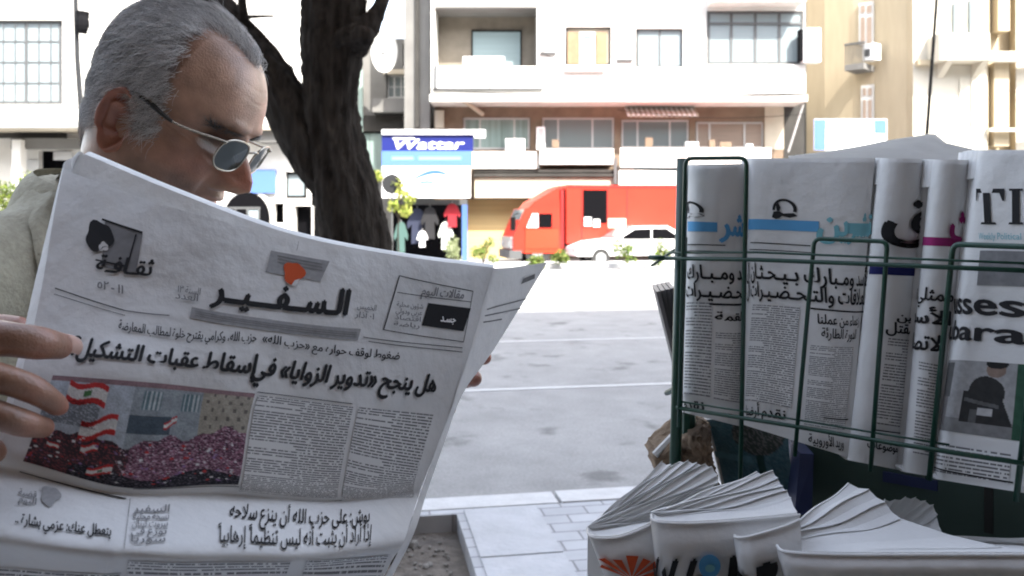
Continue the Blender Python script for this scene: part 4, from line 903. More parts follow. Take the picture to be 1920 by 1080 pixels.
wuv(S, th, [lambda b, S: patch(b, S, S.quad((1832, 535), (1990, 540), (1838, 470), (1996, 473)), 16, 12)], 'printed_strip', M_greyink)
wuv(S, th, [lambda b, S: patch(b, S, S.quad((1752, 885), (1892, 908), (1756, 828), (1896, 850)), 16, 12)], 'text_column', M_col8)
def photo_E():
    H2, W2 = 100, 150; C = np.full((H2, W2, 3), .30); yy, xx = np.mgrid[0:1:H2 * 1j, 0:1:W2 * 1j]
    C[yy > .80] = .18; C[(xx < .34) & (yy < .52) & (yy > .04)] = .10; C[(xx < .30) & (yy > .52) & (yy < .92)] = (.17, .16, .16)
    C[(((xx - .74) / .13)**2 + ((yy - .42) / .22)**2 < 1) | ((np.abs(xx - .72 - .1 * (yy - .6)) < .15 + .1 * (yy - .5)) & (yy > .42) & (yy < .84))] = .03; C[(np.abs(yy - .56 - .25 * (xx - .7)) < .025) & (xx > .58) & (xx < .84)] = .10; C[(np.abs(xx - .68) < .03) & (yy > .66) & (yy < .84)] = .09; C[((xx - .80) / .065)**2 + ((yy - .10) / .11)**2 < 1] = (.22, .16, .13); C[((xx - .80) / .075)**2 + ((yy - .02) / .07)**2 < 1] = .02
    C[(np.abs(xx - .76) < .05) & (np.abs(yy - .68) < .05)] = .40; C[(xx > .93)] = (.03, .08, .05); return C
b = MB(); Q = S.quad((1758, 805), (1920, 828), (1780, 676), (1930, 684)); a_, b_ = np.meshgrid(np.linspace(0, 1, 150), np.linspace(1, 0, 100)); W = bil(Q, a_, b_)
b.grid(S.lift(W[..., 0], W[..., 1], .0005).reshape(100, 150, 3), 0, photo_E().reshape(-1, 3)); b.build('printed_photo', M_print, th)
# taller papers standing behind the row, pages fanned
fan = thing('fanned_newspaper', 'stack of spare newspapers fanned out behind the row of rack papers', 'newspaper stack', P(1640, 420, 1.0))
b = MB()
for k in range(9):
    f = k / 8; d = 1.03 + .012 * k
    g_ = 5.0 * (k % 3 - 1); tops = [(1478 + 13 * k, 292 - 1.5 * k), (1585 + 10 * k, 287 - 3.0 * k), (1690 + 6 * k + g_, 284 - 4.1 * k), (1700 + 6 * k + g_, 284 - 4.1 * k), (1790 - 2 * k, 292 - 3.0 * k), (1834, 294 - 1.5 * k)]
    t3 = np.concatenate([np.linspace(P(*tops[i], d), P(*tops[i + 1], d), 6)[:-1] for i in range(5)] + [P(*tops[5], d)[None]]); bt = t3 - np.array([0, .10, .20])
    b.grid(np.stack([t3 - [0, 0, .0], t3 * .5 + bt * .5, bt]))
b.build('pages', mat('newsprint_lit_tone', (.74, .75, .74), .8, noise=.06, nscale=30, trans=.2), fan, True)  # paper tone lightened for the light these pages catch
# dark magazines leaning at the left side of the rack, brown parcel, cover behind the lower wires
mg = thing('leaning_magazines', 'thin dark pile of magazines leaning against the left side of the rack', 'magazines', P(1262, 730, .97))
b = MB()
for k in range(4):
    d = .95 + .006 * k; x0 = 1230 + k * 9
    q = [P(x0, 547 - 2 * k, d), P(x0 + 8, 546 - 2 * k, d - .002), P(1283 + k * 1.5, 725, d - .03), P(1276 + k * 1.5, 727, d - .028)]; v = q + [p + np.array([.012, .10, 0]) for p in q]
    b.add(v, [(0, 1, 2, 3), (7, 6, 5, 4), (0, 4, 5, 1), (1, 5, 6, 2), (2, 6, 7, 3), (3, 7, 4, 0)])
b.build('covers', mat('magazine_dark', (.09, .085, .085), .5), mg)
bp_ = thing('brown_parcel', 'crumpled brown paper parcel poking out below the left corner of the rack', 'parcel', P(1285, 890, .93))
b = MB(); Sx = Surf([[(1285, 795, .95), (1310, 785, .93), (1335, 800, .91)], [(1232, 842, .94), (1290, 822, .90), (1335, 840, .885)], [(1226, 868, .93), (1290, 868, .895), (1342, 880, .88)], [(1255, 930, .95), (1300, 930, .92), (1352, 930, .90)]])
A, uv = Sx.sheet(24, 24); A = A + RNG.normal(size=A.shape) * .0012; b.grid(A); B = A.copy(); B[..., 1] += .05; b.grid(B[:, ::-1])
for e0, e1 in ((A[0], B[0]), (A[-1], B[-1]), (A[:, 0], B[:, 0]), (A[:, -1], B[:, -1])): b.grid(np.stack([e0, e1]))
b.build('wrapping', M_brownpaper, bp_, True)
b = MB(); b.tube([P(1228, 853, .925), P(1258, 822, .93), P(1283, 797, .945)], .004, 6); b.build('sunlit_edge_strip', M_paper, bp_)  # white strip paints the sunlit upper left edge of the parcel
mz = thing('picture_magazine', 'teal picture magazine with a dark tree on its cover behind the lower rack wires', 'magazine', P(1410, 900, .93))
Sm = Surf([[(1322, 788, .935), (1400, 780, .915), (1478, 790, .90)], [(1338, 840, .935), (1408, 850, .915), (1480, 850, .895)], [(1356, 915, .935), (1425, 925, .915), (1490, 925, .895)]])
def cover():
    yy, xx = np.mgrid[0:1:50 * 1j, 0:1:50 * 1j]; nz = RNG.random((50, 50)); C = np.zeros((50, 50, 3)); C[:] = (.045, .11, .14); C += (nz * .05)[..., None]
    C[(np.abs(xx - .62) < .05) & (yy > .4)] = (.02, .05, .045); cr = ((xx - .62) / .33)**2 + ((yy - .25) / .28)**2 < 1; C[cr] = (.05, .06, .055); C[cr & (nz > .6)] = (.14, .14, .14); C[(xx < .04)] = .45; C[(yy > .55) & (yy < .62) & (xx < .5)] = (.10, .2, .24); return C
b = MB(); A, uv = Sm.sheet(50, 50); b.grid(A, 0, cover().reshape(-1, 3)); B = A + np.array([0, .008, 0]); b.grid(B[:, ::-1], 0, (.4, .4, .4))
for e0, e1 in ((A[0], B[0]), (A[-1], B[-1]), (A[:, 0], B[:, 0]), (A[:, -1], B[:, -1])): b.grid(np.stack([e0, e1]), 0, (.4, .4, .4))
b.build('cover', M_print, mz)
bd = thing('blue_folder', 'dark navy folder standing upright between the lower papers and the rack', 'folder', P(1505, 960, .86))
b = MB(); q = [P(1490, 965, .86), P(1522, 965, .852), P(1526, 852, .852), P(1500, 850, .86)]; v = q + [p + np.array([.01, .09, 0]) for p in q]
b.add(v, [(0, 1, 2, 3), (7, 6, 5, 4), (0, 4, 5, 1), (1, 5, 6, 2), (2, 6, 7, 3), (3, 7, 4, 0)]); b.build('folder_cover', M_binder, bd)
# ---- opened newspapers lying in the lower tray: front cover, rounded fold, page fan rising behind
def lower(lab, rim, front_bot, back, d_rim, d_back, nsheet=6, zig=.6, inkf=None, grey=M_paper):
    c = P(*rim[len(rim) // 2], d_rim); th = thing('rolled_newspaper', lab, 'newspaper', c, 'newspapers lying in the lower tray')
    n = len(rim); dR = [d_rim + .05 * (1 - i / (n - 1))**6 for i in range(n)]
    S = Surf([[(a, q, d + .000) for (a, q), d in zip(rim, dR)], [(a * .6 + a2 * .4, q * .6 + q2 * .4, d - .004) for (a, q), (a2, q2), d in zip(rim, front_bot, dR)], [(a2, q2, d + .020) for (a2, q2), d in zip(front_bot, dR)]])
    b = MB(); A, uv = S.sheet(50, 16); b.grid(A); b.grid(A[:, ::-1] + np.array([0, .006, 0])); b.build('front_cover', M_paper, th, True)
    # page fan: nested sheets from the rim back to the far outline
    b = MB(); rm = spline([P(a, q, d) for (a, q), d in zip(rim, dR)], 40)
    bk = np.array(back, float); sg_ = np.r_[0, np.cumsum(np.linalg.norm(np.diff(bk, axis=0), axis=1))]; t = np.linspace(0, 1, 40)[:, None]; prev = rm; tip = np.array(rim[0], float)
    for k in range(1, nsheet + 1):
        f = k / nsheet; q = np.array([np.interp(f * sg_[-1], sg_, bk[:, 0]), np.interp(f * sg_[-1], sg_, bk[:, 1])]); de = d_rim + (d_back - d_rim) * (.35 + .65 * f)
        tp = tip + np.array([.5, -1.2]) * f * 2; e = P(*tp, dR[0]) * (1 - t) + P(*q, de) * t
        g = min(1, k / 2.0); e = e * g + rm * (1 - g) if g < 1 else e
        e[:, 2] -= .010 * (1 - f) * np.sin(t[:, 0] * math.pi) * .6; e[:, 2] += .0015 * np.sin(t[:, 0] * 9 + k * 2)
        st_ = zig * .009 * RNG.uniform(.5, 1.5) * np.clip(t[:, 0] * 2.5, .1, 1); low = e.copy(); low[:, 2] -= st_; low[:, 1] += .003
        b.grid(np.stack([prev, prev * .5 + low * .5 - np.array([0, 0, .002]), low, e])); prev = e
    b.grid(np.stack([prev, prev + np.array([0, .01, -.10])])); b.build('page_fan', grey, th)
    b = MB(); b.tube(rm + np.array([0, -.0004, .0004]), .0011, 6); b.build('fold_edge', M_paper, th)
    return th, S
th, S = lower('half open newspaper with a red sunburst emblem, leftmost in the lower tray', [(1101, 992), (1104, 1004), (1120, 1010), (1160, 1008), (1205, 992), (1236, 975)], [(1140, 1085), (1152, 1130), (1165, 1150), (1190, 1160), (1225, 1160), (1262, 1150)],
    [(1250, 968), (1352, 898), (1340, 880), (1322, 864), (1300, 866), (1280, 862), (1262, 868), (1242, 866)], .70, .84, 15, .20)
def burst(b, S):
    Q = S.quad((1132, 1084), (1240, 1084), (1132, 1034), (1240, 1034))
    for k in range(7):
        a0, a1 = math.pi * (1 - (k + .06) / 7), math.pi * (1 - (k + .72) / 7); r0, r1 = .06, (.66 if k % 2 else .56)
        pts = [(.5 + r0 * math.cos(a0) * .8, .1 + r0 * math.sin(a0)), (.5 + r1 * math.cos(a0), .1 + r1 * 1.4 * math.sin(a0)), (.5 + r1 * .95 * math.cos(a1), .1 + r1 * 1.3 * math.sin(a1)), (.5 + r0 * math.cos(a1) * .8, .1 + r0 * math.sin(a1))]
        poly_patch(b, S, Q, pts, .0032)
wuv(S, th, [burst], 'sunburst_emblem', M_orangeink)
wuv(S, th, [T_((1196, 1108), (1246, 1104), (1194, 1068), (1244, 1064), 'ع.', bold=.05, e=.0028)])
th, S = lower('half open newspaper with tall black letters and a blue round emblem, in the lower tray', [(1221, 966), (1224, 976), (1245, 981), (1300, 982), (1370, 978), (1440, 972), (1500, 966)], [(1232, 1090), (1240, 1120), (1262, 1130), (1310, 1135), (1380, 1130), (1440, 1120), (1500, 1110)],
    [(1498, 962), (1474, 915), (1450, 884), (1432, 886), (1420, 884)], .66, .80, 8, .07)
wuv(S, th, [T_((1232, 1096), (1400, 1094), (1232, 1038), (1400, 1034), 'الـطـلا لا', bold=.06, yr=(0, .75), e=.0028)])
def disc(b, S, c, rx, ry, r=1.0, e=.0008):
    Q = S.quad((c[0] - rx, c[1] + ry), (c[0] + rx, c[1] + ry), (c[0] - rx, c[1] - ry), (c[0] + rx, c[1] - ry)); poly_patch(b, S, Q, [(.5 + .5 * r * math.cos(a), .5 + .5 * r * math.sin(a)) for a in np.linspace(0, 2 * math.pi, 28, endpoint=False)], e)
wuv(S, th, [lambda b, S: disc(b, S, (1329, 1056), 20, 21, 1, .0036)], 'round_emblem', M_skyblue)
wuv(S, th, [lambda b, S: disc(b, S, (1329, 1058), 9, 7, 1, .0042)], 'emblem_centre', M_teal)
th, S = lower('folded newspaper with two black letter strokes, between the blue emblem paper and the large one', [(1376, 1000), (1380, 1008), (1400, 1008), (1430, 1000), (1470, 988), (1500, 975)], [(1392, 1100), (1400, 1130), (1420, 1140), (1450, 1140), (1480, 1140), (1510, 1130)],
    [(1505, 972), (1498, 966), (1490, 962)], .628, .70, 3, .4)
wuv(S, th, [T_((1386, 1104), (1464, 1100), (1386, 1052), (1464, 1044), 'لا', bold=.07, yr=(0, .75), e=.0028)])
th, S = lower('large grey newspaper opened wide with its pages peaked, nearest in the lower tray', [(1456, 1012), (1458, 1026), (1475, 1036), (1540, 1040), (1620, 1041), (1720, 1041), (1930, 1041), (2060, 1041)], [(1478, 1100), (1484, 1120), (1500, 1130), (1560, 1140), (1640, 1140), (1740, 1140), (1930, 1140), (2060, 1140)],
    [(1745, 1036), (1690, 975), (1650, 932), (1624, 908), (1606, 912), (1592, 906)], .60, .74, 5, .06)
th, S = lower('grey newspaper with ribbed page edges standing behind the large opened one', [(1640, 1008), (1660, 1012), (1690, 1012), (1720, 1012), (1750, 1010), (1768, 1006)], [(1640, 1080), (1660, 1090), (1690, 1090), (1720, 1090), (1750, 1090), (1768, 1090)],
    [(1770, 1004), (1762, 975), (1752, 948), (1736, 934), (1722, 930), (1712, 934), (1696, 932), (1660, 934)], .745, .77, 8, .14)
th, S = lower('grey folded newspaper with a rolled edge at the bottom right corner of the tray', [(1710, 1012), (1714, 1026), (1735, 1034), (1800, 1036), (1930, 1036), (2060, 1036)], [(1720, 1060), (1726, 1070), (1740, 1075), (1800, 1078), (1930, 1080), (2060, 1080)],
    [(2062, 1030), (2061, 1016), (2060, 1002)], .645, .70, 3, .3)

# ---------------------------------------------------------------- the newspaper being read
npr = thing('open_newspaper', 'large Arabic newspaper held open by the man, front page with a crowd photo', 'newspaper', P(400, 900, .55))
ROWS = [
 [(118, 318, .600), (330, 391, .585), (540, 443, .605), (740, 480, .650), (925, 503, .730)],
 [(78, 530, .555), (282, 600, .548), (500, 634, .572), (705, 648, .628), (885, 645, .712)],
 [(42, 690, .525), (247, 709, .524), (450, 735, .550), (660, 760, .607), (842, 776, .692)],
 [(2, 838, .503), (219, 892, .505), (434, 900, .535), (622, 915, .590), (793, 900, .668)],
 [(-8, 888, .501), (209, 934, .500), (422, 938, .532), (616, 950, .586), (780, 938, .660)],
 [(-32, 1002, .452), (190, 1033, .453), (402, 1038, .482), (602, 1037, .533), (754, 1019, .610)],
 [(-42, 1050, .478), (178, 1074, .480), (392, 1080, .510), (584, 1076, .563), (732, 1052, .637)],
 [(-66, 1150, .520), (155, 1170, .522), (378, 1170, .550), (556, 1160, .602), (690, 1136, .672)]]
def smooth_rows(S): return S
FP = Surf(ROWS)
b = MB(); A, uv = FP.sheet(110, 150)
wr = lambda u, v: .0010 * np.sin(9 * u + 14 * v + 2 * np.sin(7 * v)) + .0007 * np.sin(23 * u - 11 * v) + .0022 * np.exp(-((u - .27 - .02 * (v - .6)) / .02)**2) * np.clip((v - .5) * 4, 0, 1) + .0012 * np.exp(-((u - .62) / .03)**2) * np.clip(1 - v * 2.2, 0, 1)
_at0 = FP.at
FP.at = lambda u, v: _at0(u, v) + np.array([0, -1, .1]) * wr(np.ravel(np.asarray(u, float)), np.ravel(np.asarray(v, float)))[:, None]
A, uv = FP.sheet(130, 170); b.grid(A); front = b.build('front_page', M_paper, npr, True)
# second sheet just behind: its top edge shows above the front page and it rolls round at the left
BK = Surf([[(r[0][0] + 2, r[0][1] - 2, r[0][2] + .012), (r[1][0], r[1][1], r[1][2] + .014), (r[2][0], r[2][1] - 1, r[2][2] + .012), (r[3][0], r[3][1], r[3][2] + .010), (r[4][0] + 2, r[4][1], r[4][2] + .006)] for r in
   [[(158, 291, .600), (332, 361, .585), (540, 438, .605), (740, 478, .650), (925, 502, .730)]] + ROWS[1:]])
TOPC = BK.at(np.linspace(0, 1, 90), np.zeros(90)); cur = [TOPC + np.array([-.0006, .009 * q, .0024 * math.sin(q * 1.5)]) for q in np.linspace(0, 1, 5)]; b = MB(); b.grid(np.array(cur)); b.build('curled_edge', M_paper, npr, True)
b = MB(); A2, _u = BK.sheet(90, 100); b.grid(A2); b.build('inner_sheet', M_paper, npr, True)
b = MB(); k_ = 60; FL, BL_ = A[:, 0][np.linspace(0, 169, k_).astype(int)], A2[:, 0][np.linspace(0, 99, k_).astype(int)]
rows_ = []
for q in np.linspace(0, 1, 14):
    bul = math.sin(math.pi * q); rows_.append(FL * (1 - q) + BL_ * q + np.array([-.006, .004, .001]) * bul * np.linspace(1.4, .5, k_)[:, None])
G_ = np.array(rows_); b.grid(np.swapaxes(G_, 0, 1)); b.build('left_fold', M_paper, npr, True)
loop = [P(134, 312, .602), P(136, 296, .606), P(148, 284, .612), P(158, 290, .614), P(160, 310, .615), P(152, 330, .614)]
b = MB(); lp = spline(loop, 20); b.grid(np.stack([lp, lp + np.array([-.004, .01, -.03])])); b.build('rolled_corner', M_paper, npr, True)
# right-hand sheet turning back behind the spine
RP = Surf([[(925, 503, .730), (960, 501, .760), (1026, 492, .83)], [(893, 610, .716), (925, 600, .745), (968, 588, .80)], [(868, 690, .702), (888, 680, .730), (920, 664, .775)], [(848, 760, .692), (858, 750, .712), (868, 738, .735)], [(820, 835, .682), (827, 832, .694), (834, 828, .704)], [(786, 930, .666), (793, 928, .676), (800, 925, .684)], [(756, 1015, .634), (763, 1014, .642), (771, 1012, .650)], [(696, 1130, .66), (702, 1130, .668), (708, 1130, .676)]])
b = MB(); A3, _u = RP.sheet(30, 90); b.grid(A3); b.build('turned_page', M_paper, npr, True)
b = MB()
for a in ((912, 580, 985, 560), (908, 592, 975, 578), (905, 604, 940, 598)): line(b, RP, a[:2], a[2:], 2.2)
poly_patch(b, RP, RP.quad((975, 532), (1000, 524), (978, 520), (1004, 512)), [(0, 0), (1, .2), (.9, 1), (.1, .8)])
b.build('page_lettering', M_greyink, npr)
# ---- printing on the front page
b = MB()
T2 = lambda *a, **k: write(b, FP, FP.quad(*a[:4]), a[4], **k)
T2((398, 566), (650, 594), (410, 516), (660, 544), 'الـســفـــيــر', bold=.055, yr=(-.05, .72))
T2((128, 666), (478, 702), (140, 632), (486, 666), 'إسقاط عقبات التشكيل؟', bold=.045, yr=(-.02, .70))
T2((470, 702), (814, 736), (480, 668), (824, 704), 'هل ينجح »تدوير الزوايا« في', bold=.045, yr=(-.02, .70))
T2((222, 618), (480, 641), (224, 600), (482, 623), 'حزب الله، وكرامي يقترح خلوة لمطالب المعارضة', bold=.02)
T2((490, 641), (748, 674), (492, 625), (750, 658), 'ضغوط لوقف حواره مع »حزب الله«', bold=.02)
T2((428, 972), (692, 980), (432, 944), (694, 954), 'بوش: على حزب الله أن ينزع سلاحه', bold=.014)
T2((406, 1018), (694, 1014), (408, 987), (697, 985), 'إذا أراد أن يثبت أنه ليس تنظيماً إرهابياً', bold=.014)
T2((28, 982), (208, 1008), (30, 962), (210, 988), 'يتعطل عنك: عزمي بشارة ..', bold=.03)
T2((178, 508), (285, 518), (188, 478), (292, 488), 'ثقـافـة', bold=.03)
b.build('headline', M_ink, npr)
b = MB()
T2((182, 540), (232, 552), (184, 524), (234, 536), '١١ - ٢٥', bold=.02)
for q in ((332, 548, 'السنة ٣١'), (328, 560, 'العدد')): T2((q[0], q[1]), (q[0] + 44, q[1] + 6), (q[0] + 2, q[1] - 13), (q[0] + 46, q[1] - 7), q[2], bold=.01)
for q in ((668, 578, 'الخميس'), (664, 594, '١٠ آذار')): T2((q[0], q[1]), (q[0] + 36, q[1] + 5), (q[0] + 2, q[1] - 11), (q[0] + 38, q[1] - 6), q[2], bold=.01)
T2((788, 552), (868, 560), (792, 536), (872, 544), 'مقالات اليوم', bold=.02)
for k in range(4): T2((742 - 2 * k, 574 + 12 * k), (792 - 2 * k, 579 + 12 * k), (743 - 2 * k, 565 + 12 * k), (793 - 2 * k, 570 + 12 * k), ('شؤون محلية', 'عربي ودولي', 'اقتصاد', 'رياضة')[k], bold=.01)
for k in range(5): T2((250 - 2 * k, 962 + 14 * k), (318 - 2 * k, 962 + 14 * k), (252 - 2 * k, 948 + 14 * k), (320 - 2 * k, 948 + 14 * k), ('السفير', 'نسخة محلية', 'بيروت لبنان', 'توزع في', 'سوريا')[k], bold=.015)
for k in range(2): T2((34, 930 + 13 * k), (68, 936 + 13 * k), (36, 918 + 13 * k), (70, 924 + 13 * k), ('قضية', 'اليوم')[k], bold=.02)
b.build('small_print', M_greyink, npr)
b = MB()
for a in (((104, 541), (160, 560), 2), ((160, 560), (235, 583), 2), ((235, 583), (318, 592), 1.6), ((102, 552), (160, 570), 1.2), ((160, 570), (235, 592), 1.2), ((38, 884), (236, 936), 2.6), ((250, 916), (448, 912), 1), ((680, 632), (866, 652), 1.4), ((690, 640), (866, 660), 1.4),
          ((748, 517), (886, 546), 1.6), ((748, 517), (718, 618), 2), ((718, 618), (868, 641), 1.5), ((886, 546), (868, 641), 1), ((744, 548), (882, 566), 1.2), ((482, 735), (660, 757), 1.4), ((244, 936), (232, 1030), .9), ((438, 927), (640, 938), 1), ((560, 452), (556, 470), .6)): line(b, FP, *a)
b.build('ruled_line', M_ink, npr)
b = MB(); band(b, FP, (356, 596), (670, 638), (360, 576), (676, 617), nu=40)
patch(b, FP, FP.quad((498, 510), (600, 528), (508, 470), (618, 490)), 12, 8, .0005); b.build('grey_band', mat('grey_halftone', (.30, .30, .305), .85, noise=.15, nscale=300), npr)
b = MB()
for k in range(3): line(b, FP, (366, 584 + 4 * k), (668, 624 + 4 * k), 1.1, .0008)
for k in range(3): line(b, FP, (520, 480 + 6 * k), (604, 496 + 6 * k), 2, .0008)
b.build('band_lettering', M_greyink, npr)
def blob(b, Q, seed, sx=1, r0=.5):
    a = np.linspace(0, 2 * math.pi, 26, endpoint=False); r = r0 * (1 + .12 * np.sin(3 * a + seed) + .08 * np.sin(5 * a + 2 * seed)); poly_patch(b, FP, Q, np.stack([.5 + r * np.cos(a) * sx, .5 + r * np.sin(a)], 1), .0009)
b = MB(); blob(b, FP.quad((528, 534), (572, 534), (528, 492), (572, 492)), 1.0, .9); b.build('orange_emblem', M_orangeink, npr)
b = MB(); poly_patch(b, FP, FP.quad((545, 536), (562, 536), (545, 520), (562, 520)), [(0, 0), (.6, 0), (1, .8), (.4, .6)], .0011); b.build('emblem_notch', M_paper, npr)
b = MB(); patch(b, FP, FP.quad((190, 500), (255, 515), (198, 414), (268, 438)), 10, 10, .0005); b.build('grey_box', M_greyink, npr)
b = MB(); blob(b, FP.quad((160, 472), (214, 472), (160, 416), (214, 416)), 2.0, .95); line(b, FP, (192, 412), (268, 437), 4, .0008); line(b, FP, (180, 488), (236, 500), 3, .0009); line(b, FP, (238, 505), (256, 440), 3, .0009); b.build('round_emblem', M_ink, npr)
b = MB(); blob(b, FP.quad((186, 472), (204, 472), (186, 455), (204, 455)), 3.0); b.build('emblem_notch', M_paper, npr)
b = MB(); blob(b, FP.quad((76, 950), (112, 950), (76, 914), (112, 914)), 1.4); b.build('grey_emblem', mat('grey_halftone'), npr)
b = MB(); patch(b, FP, FP.quad((790, 610), (868, 621), (802, 568), (882, 578)), 10, 8, .0006); b.build('black_advert', M_ink, npr)
b = MB(); T2((824, 602), (852, 605), (826, 588), (856, 591), 'جسـد', bold=.04, e=.0010); b.build('advert_lettering', M_signwhite, npr)
b = MB()
patch(b, FP, FP.quad((447, 920), (632, 933), (484, 740), (662, 762)), 20, 40); patch(b, FP, FP.quad((642, 935), (776, 932), (672, 762), (812, 776)), 20, 40); b.build('text_column', M_col44, npr)
b = MB(); patch(b, FP, FP.quad((-40, 1130), (215, 1140), (-20, 1062), (225, 1074)), 20, 12); patch(b, FP, FP.quad((235, 1140), (520, 1140), (240, 1050), (545, 1052)), 20, 12); patch(b, FP, FP.quad((555, 1120), (700, 1110), (575, 1048), (728, 1040)), 20, 12); b.build('lower_column', M_col8, npr)
def crowd():
    h, w_ = 130, 190; rg = np.random.default_rng(5); yy, xx = np.mgrid[0:1:h * 1j, 0:1:w_ * 1j]; C = np.zeros((h, w_, 3)); C[:] = (.22, .25, .27)
    C[xx < .42] = (.32, .36, .40); C[(xx > .76)] = (.26, .24, .20)
    for k in range(9):
        for j in range(6):
            if (k + j) % 2: C[(np.abs(xx - .79 - k * .027) < .007) & (np.abs(yy - .06 - j * .075) < .018)] = (.11, .10, .09)
    C[(yy < .05)] = (.2, .13, .14)
    for x0 in (.47, .66):
        C[(xx > x0) & (xx < x0 + .09) & (yy > .08) & (yy < .24)] = (.10, .15, .17)
        for k in range(4): C[(np.abs(xx - x0 - .012 - k * .022) < .004) & (yy > .08) & (yy < .24)] = (.38, .42, .43)
    C[(xx > .42) & (xx < .62) & (yy > .28) & (yy < .42)] = (.06, .08, .10)
    top = .50 - .10 * np.clip((xx - .5) * 3, 0, 1) + .03 * np.sin(xx * 19) + .02 * np.sin(xx * 47)
    cw = yy > top; n = rg.random((h, w_)); n = (n + np.roll(n, 1, 1)) / 2
    base = np.where(n[..., None] > .62, np.array([.26, .15, .20]), np.where(n[..., None] < .38, np.array([.05, .03, .04]), np.array([.15, .07, .10])))
    C[cw] = base[cw]
    left = cw & (xx < .45); C[left] = np.where(n[..., None] > .68, np.array([.20, .06, .07]), np.array([.045, .03, .035]))[left]
    bright = cw & (n > .80) & (xx > .4); C[bright] = (.40, .32, .36)
    low = (yy > .80 + .05 * np.sin(xx * 14)) & (xx > .2); C[low] = np.where(n[..., None] > .7, np.array([.10, .09, .11]), np.array([.018, .018, .022]))[low]
    def flag(cx, cy, s_, tilt, three):
        u = (xx - cx) / s_; v = (yy - cy - tilt * (xx - cx)) / s_ * .75 + .10 * np.sin(u * 6)
        m = (np.abs(u) < .5) & (np.abs(v) < .36); C[m & (np.abs(v) > .17)] = (.36, .03, .03); C[m & (np.abs(v) <= .17)] = (.50, .50, .48)
        if three: C[m & (np.abs(v) < .1) & (np.abs(u) < .1)] = (.06, .16, .06)
    flag(.20, .15, .20, .25, True); flag(.29, .42, .17, -.5, False); flag(.62, .33, .06, -.9, False); flag(.34, .80, .11, -.9, True); flag(.10, .66, .06, .4, False); flag(.27, .60, .08, -.6, False)
    C[(xx < .28) & (yy > .22) & (yy < .44) & (n > .35)] *= .45
    for k in range(150):
        cx, cy, s_ = rg.random() * .97, .50 + rg.random() * .42, .003 + rg.random() * .007; C[((xx - cx)**2 + ((yy - cy) * .8)**2) < s_**2] = ((.5, .5, .5), (.34, .04, .04), (.2, .12, .24))[k % 3]
    return np.clip(C * 1.3 * (.8 + .4 * rg.random((h, w_, 1))), 0, .75)
b = MB(); Cc = crowd(); h, w_ = Cc.shape[:2]; Q = np.vstack([FP.inv(44, 864), FP.inv(446, 908), FP.inv(100, 704), FP.inv(478, 738)])
a_, b2 = np.meshgrid(np.linspace(0, 1, w_), np.linspace(1, 0, h)); Wq = bil(Q, a_, b2)
low_ = np.array([FP.inv(252, 915)]); sag = (low_[0][1] - bil(Q, np.array([.5]), np.array([0.]))[0][1]); Wq[..., 1] += sag * (1 - b2) * np.exp(-((a_ - .52) / .3)**2)
b.grid(FP.lift(Wq[..., 0], Wq[..., 1], .0005).reshape(h, w_, 3), 0, Cc.reshape(-1, 3)); b.build('printed_photo', M_print, npr)

# ---------------------------------------------------------------- the reader
O_H = P(303.4, 230.9, .89); YH, PH, HS = R(7), R(29.4), .951
fw_h = np.array([math.cos(YH), -math.sin(YH), 0]); rt_h = np.array([-math.sin(YH), -math.cos(YH), 0]); up0 = np.array([0, 0, 1.])
FWD = fw_h * math.cos(PH) - up0 * math.sin(PH); UPH = fw_h * math.sin(PH) + up0 * math.cos(PH); LFT = -rt_h
HM = np.stack([FWD, LFT, UPH], 1)                       # head axes: x forward, y to his left, z up
def H2W(p): return np.asarray(p, float) * HS @ HM.T + O_H
man = thing('person', 'grey-haired man in tinted glasses and beige jacket reading a newspaper, head bowed', 'person', (-.42, .93, 0))
CZ = .02
FRT = [(0, .1345), (.02, .1295), (.04, .1215), (.060, .110), (.078, .092), (.0885, .074), (.0940, .055), (.0945, .040), (.091, .028), (.0865, .015), (.0875, -.005), (.091, -.022), (.0925, -.038), (.0905, -.052), (.0895, -.068), (.088, -.082), (.078, -.097), (.055, -.106), (.02, -.108), (0, -.105)]
BCK = [(0, .1345), (-.030, .130), (-.056, .118), (-.076, .094), (-.0835, .060), (-.079, .025), (-.069, -.01), (-.058, -.04), (-.052, -.07), (-.04, -.1), (0, -.105)]
SID = [(0, .1365), (.03, .130), (.055, .112), (.070, .085), (.0765, .055), (.0765, .03), (.0735, .0), (.070, -.03), (.063, -.06), (.050, -.085), (.03, -.102), (0, -.105)]
def polar(pts):
    a = np.array([math.atan2(z - CZ, abs(x)) for x, z in pts]); r = np.array([math.hypot(x, z - CZ) for x, z in pts]); o = np.argsort(a)
    g = np.linspace(-math.pi / 2, math.pi / 2, 400); y = np.interp(g, a[o], r[o]); k = np.exp(-np.linspace(-2, 2, 15)**2); k /= k.sum(); yp = np.pad(y, 7, mode='edge'); return g, np.convolve(yp, k, 'valid')
PF, PB, PS = polar(FRT), polar(BCK), polar(SID)
def gs(x, s_): return np.exp(-(x / s_)**2)
